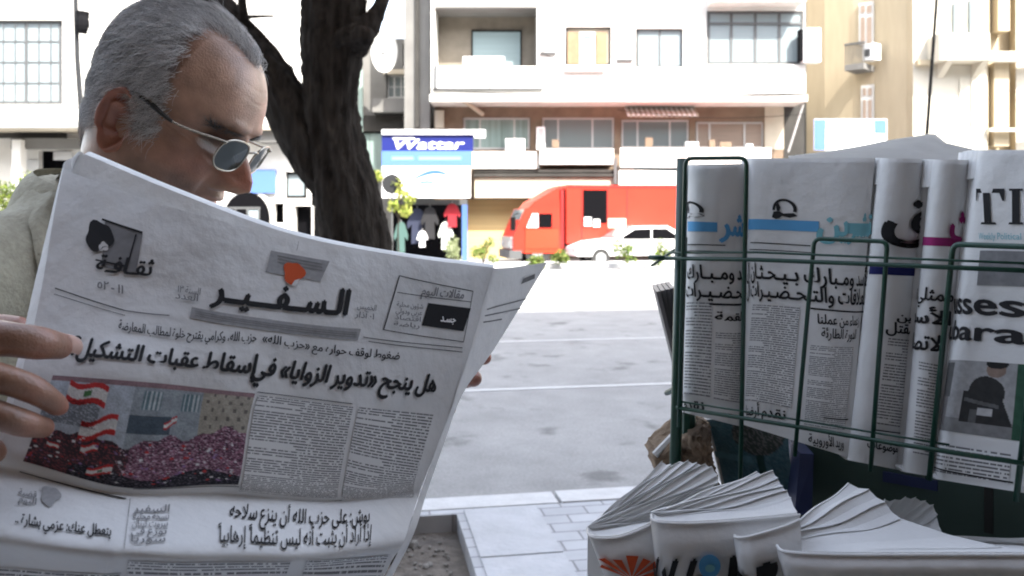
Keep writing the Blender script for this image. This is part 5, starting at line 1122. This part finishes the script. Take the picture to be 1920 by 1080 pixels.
def head_pts(phi, th):
    ct, st_ = np.cos(th), np.sin(th); e = .90; cx_ = np.sign(ct) * np.abs(ct)**e; sy = np.sign(st_) * np.abs(st_)**e
    rf, rb, rs = np.interp(phi, *PF), np.interp(phi, *PB), np.interp(phi, *PS); rx = np.where(ct > 0, rf, rb); cp_, sp2 = np.cos(phi), np.sin(phi)
    x, y, z = rx * cp_ * cx_, rs * cp_ * sy, CZ + sp2 * (rx * ct**2 + rs * st_**2)
    fr = np.clip(ct * 2.2, 0, 1); ay = np.abs(y)
    nose = np.interp(z, [-.032, -.0295, -.0255, -.0165, -.006, .006, .018, .028, .036], [0, .008, .0235, .0355, .0350, .0255, .0130, .0055, 0]); wn = np.interp(z, [-.026, -.012, 0, .02, .036], [.0145, .0165, .0140, .0090, .010])
    x = x + fr * nose * gs(y, wn)
    x = x + fr * .009 * gs(ay - .0155, .0065) * gs(z + .0175, .0075)                       # wings of the nose
    x = x - fr * .0125 * gs(ay - .032, .016) * gs(z - .019, .0105)                        # eye sockets
    x = x + fr * .0055 * gs(ay - .031, .012) * gs(z - .017, .006)                         # lids
    x = x + fr * .0050 * gs(ay - .026, .020) * gs(z - .041, .0075)                        # brow ridge
    x = x + fr * .0055 * gs(ay - .047, .018) * gs(z + .004, .016); y = y + np.sign(y) * fr * .003 * gs(ay - .05, .02) * gs(z + .002, .018)
    x = x + fr * (.0085 * gs(z + .0405, .0055) * gs(y, .022) + .0085 * gs(z + .0550, .0065) * gs(y, .019) - .006 * gs(z + .0475, .0028) * gs(y, .024))
    x = x - fr * .003 * gs(z + .064, .006) * gs(y, .02) + fr * .006 * gs(z + .080, .013) * gs(y, .018)
    x = x - fr * .0022 * gs(ay - .027 + (z + .03) * .3, .0045) * gs(z + .028, .016)        # nasolabial fold
    for q_, z_, a_ in ((.052, .010, .0007), (.055, .018, .0006), (.053, .026, .0005)): y = y - np.sign(y) * fr * a_ * gs(z - z_ + (x - .06) * .3, .0012) * gs(ay - q_ - .008, .012)
    x = x - fr * .0022 * gs(z + .002 - (ay - .03) * .35, .0035) * gs(ay - .030, .014)
    for q, a in ((.070, .0004), (.083, .00035)): x = x - fr * a * gs(z - q - .12 * y * y * 40, .0016) * gs(y, .04)   # forehead lines
    temple = gs(z - .055, .02) * gs(x - .06, .022); y = y - np.sign(y) * .0035 * temple
    return np.stack([x, y, z], -1)
def hair_mask(p):
    x, y, z = p[..., 0], np.abs(p[..., 1]), p[..., 2]
    xh = np.clip(.037 - .20 * (z - .012), .020, .037) + .046 * np.clip((z - .088) / .016, 0, 1) * np.clip(1.15 - y / .042, 0, 1) + .003 * np.sin(z * 300)
    ok = x < xh
    side_low = np.where(x > .014, -.006, np.where(x > -.030, .022, -.050 + .02 * np.clip((x + .075) / .035, 0, 1)))
    return ok & (z > side_low + .002 * np.sin(x * 500))
ph, tt = np.meshgrid(np.linspace(-math.pi / 2 + .02, math.pi / 2 - .004, 230), np.linspace(-math.pi, math.pi, 320, endpoint=False), indexing='ij')
HP = head_pts(ph, tt)
def skin_col(p):
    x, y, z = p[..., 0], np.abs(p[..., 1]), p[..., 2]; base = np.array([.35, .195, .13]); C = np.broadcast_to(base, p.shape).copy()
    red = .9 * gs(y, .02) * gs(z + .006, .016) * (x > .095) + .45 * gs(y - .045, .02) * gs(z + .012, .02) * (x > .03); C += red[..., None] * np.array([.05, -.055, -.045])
    pale = gs(z - .075, .035) * (x > .03); C += pale[..., None] * np.array([.16, .125, .105])  # forehead lightened as a painted highlight
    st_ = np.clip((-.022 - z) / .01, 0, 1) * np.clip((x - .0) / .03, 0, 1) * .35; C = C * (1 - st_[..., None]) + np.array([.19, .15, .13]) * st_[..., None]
    eye_shade = gs(y - .045, .014) * gs(z - .016, .012) * (x > .04); C = C * (1 - .35 * eye_shade)[..., None]; lips = gs(z + .0475, .008) * gs(y, .022) * (x > .08); C += lips[..., None] * np.array([.0, -.06, -.04])  # outer eye hollow darkened as painted shade; lips redder
    dark = gs(y - .032, .016) * gs(z - .019, .010) * (x > .05); C *= (1 - .6 * dark)[..., None]  # eye socket shade put into the skin colour
    rg = np.random.default_rng(3)
    for k in range(16):
        c = (rg.uniform(.03, .10), rg.uniform(0, .06), rg.uniform(-.02, .11)); m = gs(x - c[0], .004) * gs(y - c[1], .0035) * gs(z - c[2], .0035); C *= (1 - .3 * m)[..., None]
    return C
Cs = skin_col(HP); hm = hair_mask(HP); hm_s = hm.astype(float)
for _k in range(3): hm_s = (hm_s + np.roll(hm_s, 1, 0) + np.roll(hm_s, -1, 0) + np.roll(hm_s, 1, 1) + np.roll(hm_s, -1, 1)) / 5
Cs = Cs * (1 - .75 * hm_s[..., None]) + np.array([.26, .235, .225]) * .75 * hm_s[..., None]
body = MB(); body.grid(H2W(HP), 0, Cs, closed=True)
body.add(H2W(HP[-1]), [tuple(range(320))], 0, (.16, .15, .15))
# ears: an oval with a raised helix, a hollow bowl and a lobe
def ear(sgn):
    nu, nv = 44, 16; a = np.linspace(0, 2 * math.pi, nu, endpoint=False); rows_ = []; cols_ = []
    for q in np.linspace(0, 1, nv):
        rx = .0185 * (1 + .10 * np.sin(a)); rz = .0365
        ex, ez = -rx * np.cos(a) * q, rz * np.sin(a) * q * np.where(np.sin(a) < 0, .95, 1.0); ex = ex * np.where(ez < -.012, .78, 1)
        hel = .0060 * gs(q - .90, .10) * np.where((np.cos(a) < -.55), .35, 1); bowl = -.0105 * gs(ex - .004, .0085) * gs(ez + .003, .012); anti = .0035 * gs(np.hypot((ex + .002) / .85, ez - .004) - .0155, .0030) * (ez > -.014)
        scoop = -.0035 * gs(q - .72, .10) * (np.sin(a) > -.45); trag = .0060 * gs(ex - .0150, .0042) * gs(ez + .004, .006); lobe = .002 * gs(ez + .028, .008)
        ed = np.where(q > .96, -.003, 0)
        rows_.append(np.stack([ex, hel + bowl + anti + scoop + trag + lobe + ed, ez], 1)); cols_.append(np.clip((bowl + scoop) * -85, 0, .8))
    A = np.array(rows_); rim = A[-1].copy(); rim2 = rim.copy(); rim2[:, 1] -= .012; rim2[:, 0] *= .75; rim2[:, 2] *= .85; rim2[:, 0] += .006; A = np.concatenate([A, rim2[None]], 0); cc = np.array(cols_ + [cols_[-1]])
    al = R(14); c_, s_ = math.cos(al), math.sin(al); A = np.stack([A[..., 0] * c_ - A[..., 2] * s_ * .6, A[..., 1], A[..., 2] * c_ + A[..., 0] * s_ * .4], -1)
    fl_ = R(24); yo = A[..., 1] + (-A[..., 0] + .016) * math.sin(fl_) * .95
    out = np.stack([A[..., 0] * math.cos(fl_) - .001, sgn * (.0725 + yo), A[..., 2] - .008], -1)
    col = np.array([.42, .185, .125]) * (1 - cc[..., None] * np.array([.55, .75, .75])); return out, col  # red ear skin, its hollows coloured darker to stand for shade
for sg2 in (-1, 1):
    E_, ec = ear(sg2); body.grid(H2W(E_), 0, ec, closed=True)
# neck, hands, arms and trunk (the last hidden by clothes)
def caps(mb, pts, rad, n=14):
    mb.tube(pts, rad, n)
    mb.ellipsoid(pts[0], (rad[0],) * 3, 12, 8); mb.ellipsoid(pts[-1], (rad[-1],) * 3, 12, 8)
NB = np.array([-.425, .93, 1.455])
nk = MB(); nk.tube([H2W((.006, 0, .0)), H2W((.004, 0, -.055)), NB + [.044, -.012, .025], NB + [.012, 0, -.06]], [.056, .054, .057, .066], 20)
nk.ellipsoid(H2W((-.006, 0, -.02)), (.056, .056, .055), 16, 10)
v, f = remesh(nk, .006, 6); body.add(v, f, 0, (.37, .205, .135))
SKC = np.array([.30, .165, .11])
def hand(mb, wrist, palm, fingers, thumb, vox=.0016):
    h = MB(); h.tube([wrist - (palm[0] - wrist) * 1.1, wrist, wrist * .5 + palm[0] * .5, palm[0]], [.031, .027, .027, .024], 16); h.tube([wrist, wrist * .3 + thumb[0][0] * .7, thumb[0][0] * .6 + thumb[0][1] * .4], [.022, .021, .0165], 14)
    for i in range(4): h.tube([palm[0] * .75 + palm[1][i] * .25, palm[0] * .3 + palm[1][i] * .7, palm[1][i]], [.0150, .0138, .0118], 12)
    v, f = remesh(h, vox, 4); mb.add(v, f, 0, SKC)
    def digit(pts, rad):
        rad = [q * .92 for q in rad]
        n = 60; k = np.linspace(0, len(pts) - 1, n); p = crw(k, len(pts)) @ np.asarray(pts); r = (crw(k, len(pts)) @ np.asarray(rad)[:, None])[:, 0]
        kk = k - (len(pts) - 4) if len(pts) > 3 else k
        for c_ in (1, 2): r = r * (1 + .06 * gs(kk - c_, .30) - .035 * gs(kk - c_ - .04, .022) - .03 * gs(kk - c_ + .06, .022) - .025 * gs(kk - c_ - .13, .022))
        e = k[-1] - k; r = r * np.where(e < .30, np.sqrt(np.clip(1 - ((.30 - e) / .315)**2, .02, 1)), 1)
        a = np.linspace(0, 1, n)[:, None]; h_ = MB(); mb.tube(p, r, 18, 0, None); C = SKC * (.92 + .1 * gs(kk[:, None] - 1, .2) * [1.3, .4, .3] + .1 * gs(kk[:, None] - 2, .2) * [1.3, .4, .3]) + gs(e[:, None], .35) * np.array([.07, -.005, 0]); mb.c[-1] = np.repeat(C, 18, 0)
    for i, (pts, rad) in enumerate(fingers): digit([palm[1][i]] + pts, rad)
    digit(thumb[0], thumb[1])
# his right hand: fingers lie over the front of the page from its left edge
K = [P(-95, 640, .512), P(-105, 705, .500), P(-105, 768, .494), P(-100, 826, .490)]
fR = [([P(-15, 634, .480), P(70, 643, .486), P(126, 651, .512)], [.0112, .0108, .0098, .0080]),
      ([P(-20, 706, .468), P(60, 730, .474), P(122, 770, .494)], [.0092, .0090, .0080, .0060]),
      ([P(-25, 774, .462), P(46, 794, .470), P(94, 804, .490)], [.0090, .0086, .0076, .0058]),
      ([P(-50, 838, .468), P(-18, 846, .480), P(-6, 850, .492)], [.0090, .0084, .0076, .0060])]
wrR = P(-300, 745, .560)
hand(body, wrR, (P(-200, 730, .53), K), fR, ([P(-190, 690, .54), P(-110, 640, .575), P(-10, 620, .590), P(55, 618, .592)], [.017, .0145, .012, .009]))
# his left hand: reaches up behind the right-hand edge, two fingertips show past it
KL = [P(800, 690, .83), P(795, 728, .825), P(785, 765, .82), P(775, 800, .815)]
fL = [([P(850, 672, .835), P(888, 668, .815), P(916, 672, .792)], [.0110, .0100, .0090, .0066]),
      ([P(846, 716, .828), P(876, 708, .800), P(893, 711, .772)], [.0115, .0106, .0098, .0076]),
      ([P(820, 762, .82), P(838, 764, .80), P(842, 768, .78)], [.0105, .0098, .0085, .0070]), ([P(800, 806, .81), P(812, 808, .795), P(816, 812, .78)], [.0095, .0085, .0075, .0062])]
wrL = P(700, 770, .86)
hand(body, wrL, (P(745, 750, .845), KL), fL, ([P(760, 720, .83), P(790, 690, .78), P(815, 685, .745), P(830, 690, .730)], [.015, .0125, .0105, .008]))
RD = np.array([-.5, -.866, 0]); FD = np.array([.866, -.5, 0]); TB = np.array([-.425, .93, 0])
shR, shL = TB + RD * .185 + [0, 0, 1.375], TB - RD * .185 + [0, 0, 1.375]
elR, elL = np.array([-.60, .60, 1.13]), np.array([-.27, 1.0, 1.10])
tb = MB(); tb.tube([TB + [0, 0, .82], TB + [0, 0, 1.0], TB + [0, 0, 1.2], TB + [0, 0, 1.38], NB], [.14, .13, .14, .12, .05], 20)
for a, c, q in ((shR, elR, wrR), (shL, elL, wrL)): caps(tb, [a, (a + c) / 2, c], [.055, .05, .042]); caps(tb, [c, (c + q) / 2, q], [.042, .038, .027])
for sgn in (1, -1):
    hip = TB + RD * .09 * sgn + [0, 0, .86]; kn = TB + RD * .10 * sgn + FD * .03 + [0, 0, .48]; an = TB + RD * .10 * sgn + [0, 0, .09]; caps(tb, [hip, kn], [.08, .055]); caps(tb, [kn, an], [.055, .04])
v, f = remesh(tb, .014, 4); body.add(v, f, 0, SKC)
body.build('body', M_skin, man, True)
# finger nails
def nail(tip, prev, side, w_=.0070, L_=.0125, lift_=.0082):
    t = (tip - prev) / np.linalg.norm(tip - prev); toC = np.array([0, 0, HC]) - tip; toC /= np.linalg.norm(toC); n = toC - t * toC.dot(t); n = n + side; n -= t * n.dot(t); n /= np.linalg.norm(n); s_ = np.cross(t, n); A = []
    for a in np.linspace(-1, 1, 9): A.append([tip + t * (.0035 + L_ * (q - 1) * (1 if q < .9 else .97) + .002 * (1 - a * a)) + s_ * w_ * math.sin(a * 1.15) + n * (lift_ - w_ * (1 - math.cos(a * 1.15)) * .9 - .0030 * max(0, q - .3)**2) for q in np.linspace(0, 1, 8)])
    b = MB(); b.grid(np.array(A)); return b.build('finger_nail', M_nail, man, True)
M_nail = mat('nail', (.56, .36, .29), .2, spec=.6)
nail(fR[0][0][2], fR[0][0][1], np.array([0, 0, .35]))
# hair: many fine short strands combed back, mixed white and dark
def strands(name, roots, nrm, direc, length, rad, cols, lift=.35, curv=.09, seg=4, jit=.25):
    n = len(roots); rg = np.random.default_rng(21)
    d = direc + rg.normal(size=(n, 3)) * jit; d -= nrm * (d * nrm).sum(1, keepdims=True); d /= np.linalg.norm(d, axis=1, keepdims=True); s_ = np.cross(d, nrm)
    L_ = length * rg.uniform(.6, 1.25, n)[:, None]; lf = lift * rg.uniform(.3, 1.4, n)[:, None]; P_ = []
    for k in range(seg):
        q = k / (seg - 1) * L_; P_.append(roots + d * q + nrm * (np.minimum(lf * q, .0034 + .0030 * (lf / lift - .4)) - q * q / (2 * curv) + .0005) + s_ * .0012 * np.sin(k * 1.3 + roots[:, :1] * 300))
    P_ = np.stack(P_, 1); V = []; 
    for k in range(seg):
        r = rad * (1 - .75 * k / (seg - 1))
        for a in range(3): V.append(P_[:, k] + r * (math.cos(a * 2.094) * s_ + math.sin(a * 2.094) * nrm))
    V = np.stack(V, 1); m = seg * 3; base = (np.arange(n) * m)[:, None]; q = []
    for k in range(seg - 1):
        for a in range(3): q.append([k * 3 + a, k * 3 + (a + 1) % 3, k * 3 + 3 + (a + 1) % 3, k * 3 + 3 + a])
    Fc = (base[:, None, :] + np.array(q)[None]).reshape(-1, 4)
    b = MB(); b.add(H2W(V.reshape(-1, 3)), Fc.tolist(), 0, np.repeat(cols, m, 0)); return b.build(name, M_hair, man, True)
dphi = np.gradient(HP, axis=0); dth = (np.roll(HP, -1, 1) - np.roll(HP, 1, 1)) / 2; NR = np.cross(dth, dphi); ar = np.linalg.norm(NR, axis=-1); NR = NR / (ar[..., None] + 1e-12); NR *= np.sign((NR * (HP - [0, 0, .02])).sum(-1, keepdims=True))
NH = 24000; rg = np.random.default_rng(4); wgt = (ar * hm).ravel(); wgt[~np.isfinite(wgt)] = 0; hx = hair_mask(HP - np.array([.007, 0, -.002])) & (HP[..., 2] > -.03); wgt = wgt + (ar * (hx & ~hm) * .30).ravel(); wgt[~np.isfinite(wgt)] = 0; idx = rg.choice(wgt.size, NH, p=wgt / wgt.sum())
rt = HP.reshape(-1, 3)[idx] + rg.normal(size=(NH, 3)) * .0006; nn_ = NR.reshape(-1, 3)[idx]
dirs = np.stack([-.8 * np.ones(NH) - .4 * (rt[:, 2] > .1), .25 * np.sign(rt[:, 1]) * (rt[:, 2] > .09), -.75 + .3 * (rt[:, 2] > .1)], 1)
wv = .5 + .3 * np.sin(rt[:, 0] * 310 - rt[:, 2] * 260 + 2.5 * np.sin(rt[:, 1] * 120 + rt[:, 2] * 60)) + .2 * np.sin(rt[:, 0] * 700 - rt[:, 2] * 620 + 4 * np.sin(rt[:, 2] * 130)); g_ = np.clip(.46 + .56 * rg.random(NH)**1.1 + .62 * (wv - .5) + .10 * (rt[:, 0] > .0) + .12 * (np.abs(rt[:, 2] - .1) < .03), .06, .95)  # streak shadows and a highlight band near the top put into strand colour
dk = rg.random(NH) < .17; g_[dk] *= .25
strands('hair', rt, nn_, dirs, .019, .00021, np.stack([g_ * 1.0, g_ * .985, g_ * .97], 1), .75, .09, 4, .42)
m_ = (gs(HP[..., 2] - .0335 + .10 * (np.abs(np.abs(HP[..., 1]) - .03) ** 1.3), .0035) > .5) & (np.abs(np.abs(HP[..., 1]) - .032) < .020) & (HP[..., 0] > .05)
ii = np.flatnonzero(m_.ravel()); ii = rg.choice(ii, 330); r2 = HP.reshape(-1, 3)[ii] + rg.normal(size=(330, 3)) * .0008
g2 = np.clip(.05 + .16 * rg.random(330)**2, 0, 1); strands('eyebrow', r2, NR.reshape(-1, 3)[ii], np.stack([-.2 * np.ones(330), .8 * np.sign(r2[:, 1]), .25 * np.ones(330)], 1), .010, .00028, np.stack([g2, g2, g2], 1), .5)
for sgn in (-1, 1):
    b = MB(); b.ellipsoid(H2W((.0600, sgn * .032, .018)), (.0092,) * 3, 20, 14); ey = b.build('eye', mat('eye_white', (.24, .20, .18), .4), man, True)
    b = MB(); q = H2W((.0690, sgn * .032, .0145)); b.ellipsoid(q, (.0045,) * 3, 12, 8); b.build('iris', M_temple, ey, True)
# clothes
jk = MB(); jk.tube([TB + FD * .0 + [0, 0, .78], TB + FD * .01 + [0, 0, .95], TB + FD * .02 + [0, 0, 1.15], TB + FD * .015 + [0, 0, 1.30], TB + [0, 0, 1.40]], [.175, .17, .172, .155, .11], 28)
for sgn in (1, -1):
    jk.tube([TB + RD * .06 * sgn + [0, 0, .80], TB + RD * .07 * sgn + [0, 0, 1.1], TB + RD * .07 * sgn + [0, 0, 1.30], NB + RD * .02 * sgn], [.165, .155, .14, .075], 24)
for a, c, q in ((shR, elR, wrR), (shL, elL, wrL)):
    caps(jk, [NB + (a - NB) * .35 - [0, 0, .035], a - [0, 0, .004], a * .5 + c * .5, c], [.080, .080, .072, .062], 20); caps(jk, [c, c * .45 + q * .55, c * .08 + q * .92], [.062, .055, .045], 18)
jk.tube([NB + [-.03, .01, -.03], NB + [-.012, .0, .02]], [.098, .082], 24)
v, f = remesh(jk, .008, 6)
hsh = lambda v, s_: np.sin(v[:, 0] * 41 * s_ + 3 * np.sin(v[:, 2] * 17 * s_)) * np.sin(v[:, 2] * 33 * s_ + 2 * np.sin(v[:, 1] * 29 * s_))
v = v + (v - (TB + [0, 0, 1.15])) / (np.linalg.norm(v - (TB + [0, 0, 1.15]), axis=1, keepdims=True) + 1e-9) * (hsh(v, 1)[:, None] * .0040 + hsh(v, 2.3)[:, None] * .0018)
b = MB(); b.add(v, f); jo = b.build('jacket', M_jacket, man, True)
# collar: a turned-down band round the neck, and the lapel running down the chest
def collar(name, r0, r1, z0, z1, m, par, drop=0):
    b = MB(); A = []
    a = np.linspace(R(-140), R(140), 40)
    for q in np.linspace(0, 1, 12):
        rr = r0 + (r1 - r0) * q; zz = z0 + (z1 - z0) * q + .012 * math.sin(q * math.pi)
        A.append([NB - [.012, -.004, 0] - FD * math.cos(t) * rr * 1.05 + RD * math.sin(t) * rr + np.array([0, 0, zz - .045 * (abs(t) / 2.44)**2 - drop * (abs(t) / 2.44)**3]) for t in a])
    A = np.array(A); b.grid(A); A2_ = A.copy(); A2_[..., 2] -= .004; b.grid(A2_[:, ::-1]); return b.build(name, m, par, True)
collar('collar', .075, .105, .052, -.004, M_jacket, jo)
collar('shirt_collar', .066, .076, .024, -.01, M_shirt, man)
from mathutils.bvhtree import BVHTree
bv = BVHTree.FromPolygons(v.tolist(), f)                 # the lapel and pocket seam follow the jacket front
def on_jacket(px, py, off):
    d = Vector(((px - 960) / FPX, 1, (HY - py) / FPX)); h = bv.ray_cast(Vector((0, 0, HC)), d.normalized()); q = np.array(h[0]) if h[0] is not None else P(px, py, .80); n_ = np.array(d.normalized()); return q - n_ * off
outer = spline([(118, 318), (92, 352), (54, 408), (60, 440), (66, 480), (76, 530), (84, 600), (92, 680)], 30); inner = spline([(150, 318), (140, 360), (138, 410), (140, 450), (140, 490), (140, 540), (142, 600), (146, 680)], 30)
A = np.array([[on_jacket(*(o_ * (1 - q) + i_ * q), .003 + .006 * math.sin(math.pi * min(1, q * 2.2 + .08)) ) for q in np.linspace(0, 1, 8)] for o_, i_ in zip(outer, inner)])
b = MB(); b.grid(A); b.grid(np.stack([A[:, 0], A[:, 0] + np.array([.002, .012, -.001])], 1)); b.build('lapel', M_jacket, jo, True)
tr_ = MB()
for sgn in (1, -1):
    hip = TB + RD * .085 * sgn + [0, 0, .90]; kn = TB + RD * .10 * sgn + FD * .03 + [0, 0, .48]; an = TB + RD * .10 * sgn + [0, 0, .05]; tr_.tube([hip, kn, an], [.115, .088, .072], 20)
tr_.ellipsoid(TB + [0, 0, .90], (.16, .16, .12), 20, 12); v, f = remesh(tr_, .014, 4); b = MB(); b.add(v, f); b.build('trousers', M_trouser, man, True)
for sgn in (1, -1):
    c = TB + RD * .10 * sgn; b = MB(); h = MB(); h.tube([c - FD * .07 + [0, 0, .04], c + FD * .05 + [0, 0, .042], c + FD * .16 + [0, 0, .03], c + FD * .20 + [0, 0, .024]], [.038, .042, .034, .022], 16); v, f = remesh(h, .008, 3); v[:, 2] = np.maximum(v[:, 2], .004); b.add(v, f); b.build('shoe', M_shoe, man, True)
# eyeglasses
gl = thing('eyeglasses', 'metal framed glasses with grey tinted lenses on the reading man\'s nose', 'glasses', H2W((.10, 0, .012)))
def lens_ring(sgn, n=36):
    out = []
    for a in np.linspace(0, 2 * math.pi, n, endpoint=False):
        ly = .0245 * np.sign(math.cos(a)) * abs(math.cos(a))**.8; lz = .0195 * np.sign(math.sin(a)) * abs(math.sin(a))**.85; lz = lz * (1.0 if lz < 0 else .86); y = sgn * (.0335 + ly * (1 if True else 1))
        x = .1065 - .20 * max(0, abs(y) - .015)**1.25 * 4.0 * .55 - .10 * (-lz) * .9
        out.append((x, y, .0145 + lz))
    return np.array(out)
for sgn in (-1, 1):
    q = lens_ring(sgn); b = MB(); w_ = H2W(q); b.tube(np.vstack([w_, w_[:2]]), .00105, 8, cap=False); fr_ = b.build('frame', M_gilt, gl, True)
    b = MB(); c = q.mean(0) + [.0022, 0, 0]; A = np.array([q * (1 - t) + c * t for t in (0, .3, .6, .85, .99)]); A[..., 0] += 0; b.grid(H2W(A), closed=True); b.build('lens', M_lens, gl, True)
    h = q[np.argmax(np.abs(q[:, 1]) + q[:, 2] * .8)]; s0 = h + np.array([-.001, sgn * .002, .002]); ear_ = np.array([.012, sgn * .0785, .026]); mid = np.array([.055, sgn * .0775, .020])
    tp = spline([h, s0, mid, ear_, (-.012, sgn * .078, .018), (-.024, sgn * .077, -.004)], 30); k1 = 10
    b = MB(); b.tube(H2W(tp[:k1 + 5]), .00115, 8); te = b.build('temple', M_gilt, gl, True)
    b = MB(); b.tube(H2W(tp[k1 + 2:]), np.interp(np.linspace(0, 1, 30 - k1 - 2), [0, .2, .7, 1], [.0016, .0027, .0027, .002]), 8); b.build('temple_tip', M_temple, te, True)
b = MB(); b.tube(H2W(spline([(.1065, -.0105, .020), (.111, -.004, .0235), (.111, .004, .0235), (.1065, .0105, .020)], 12)), .0011, 8); b.build('bridge', M_gilt, gl, True)
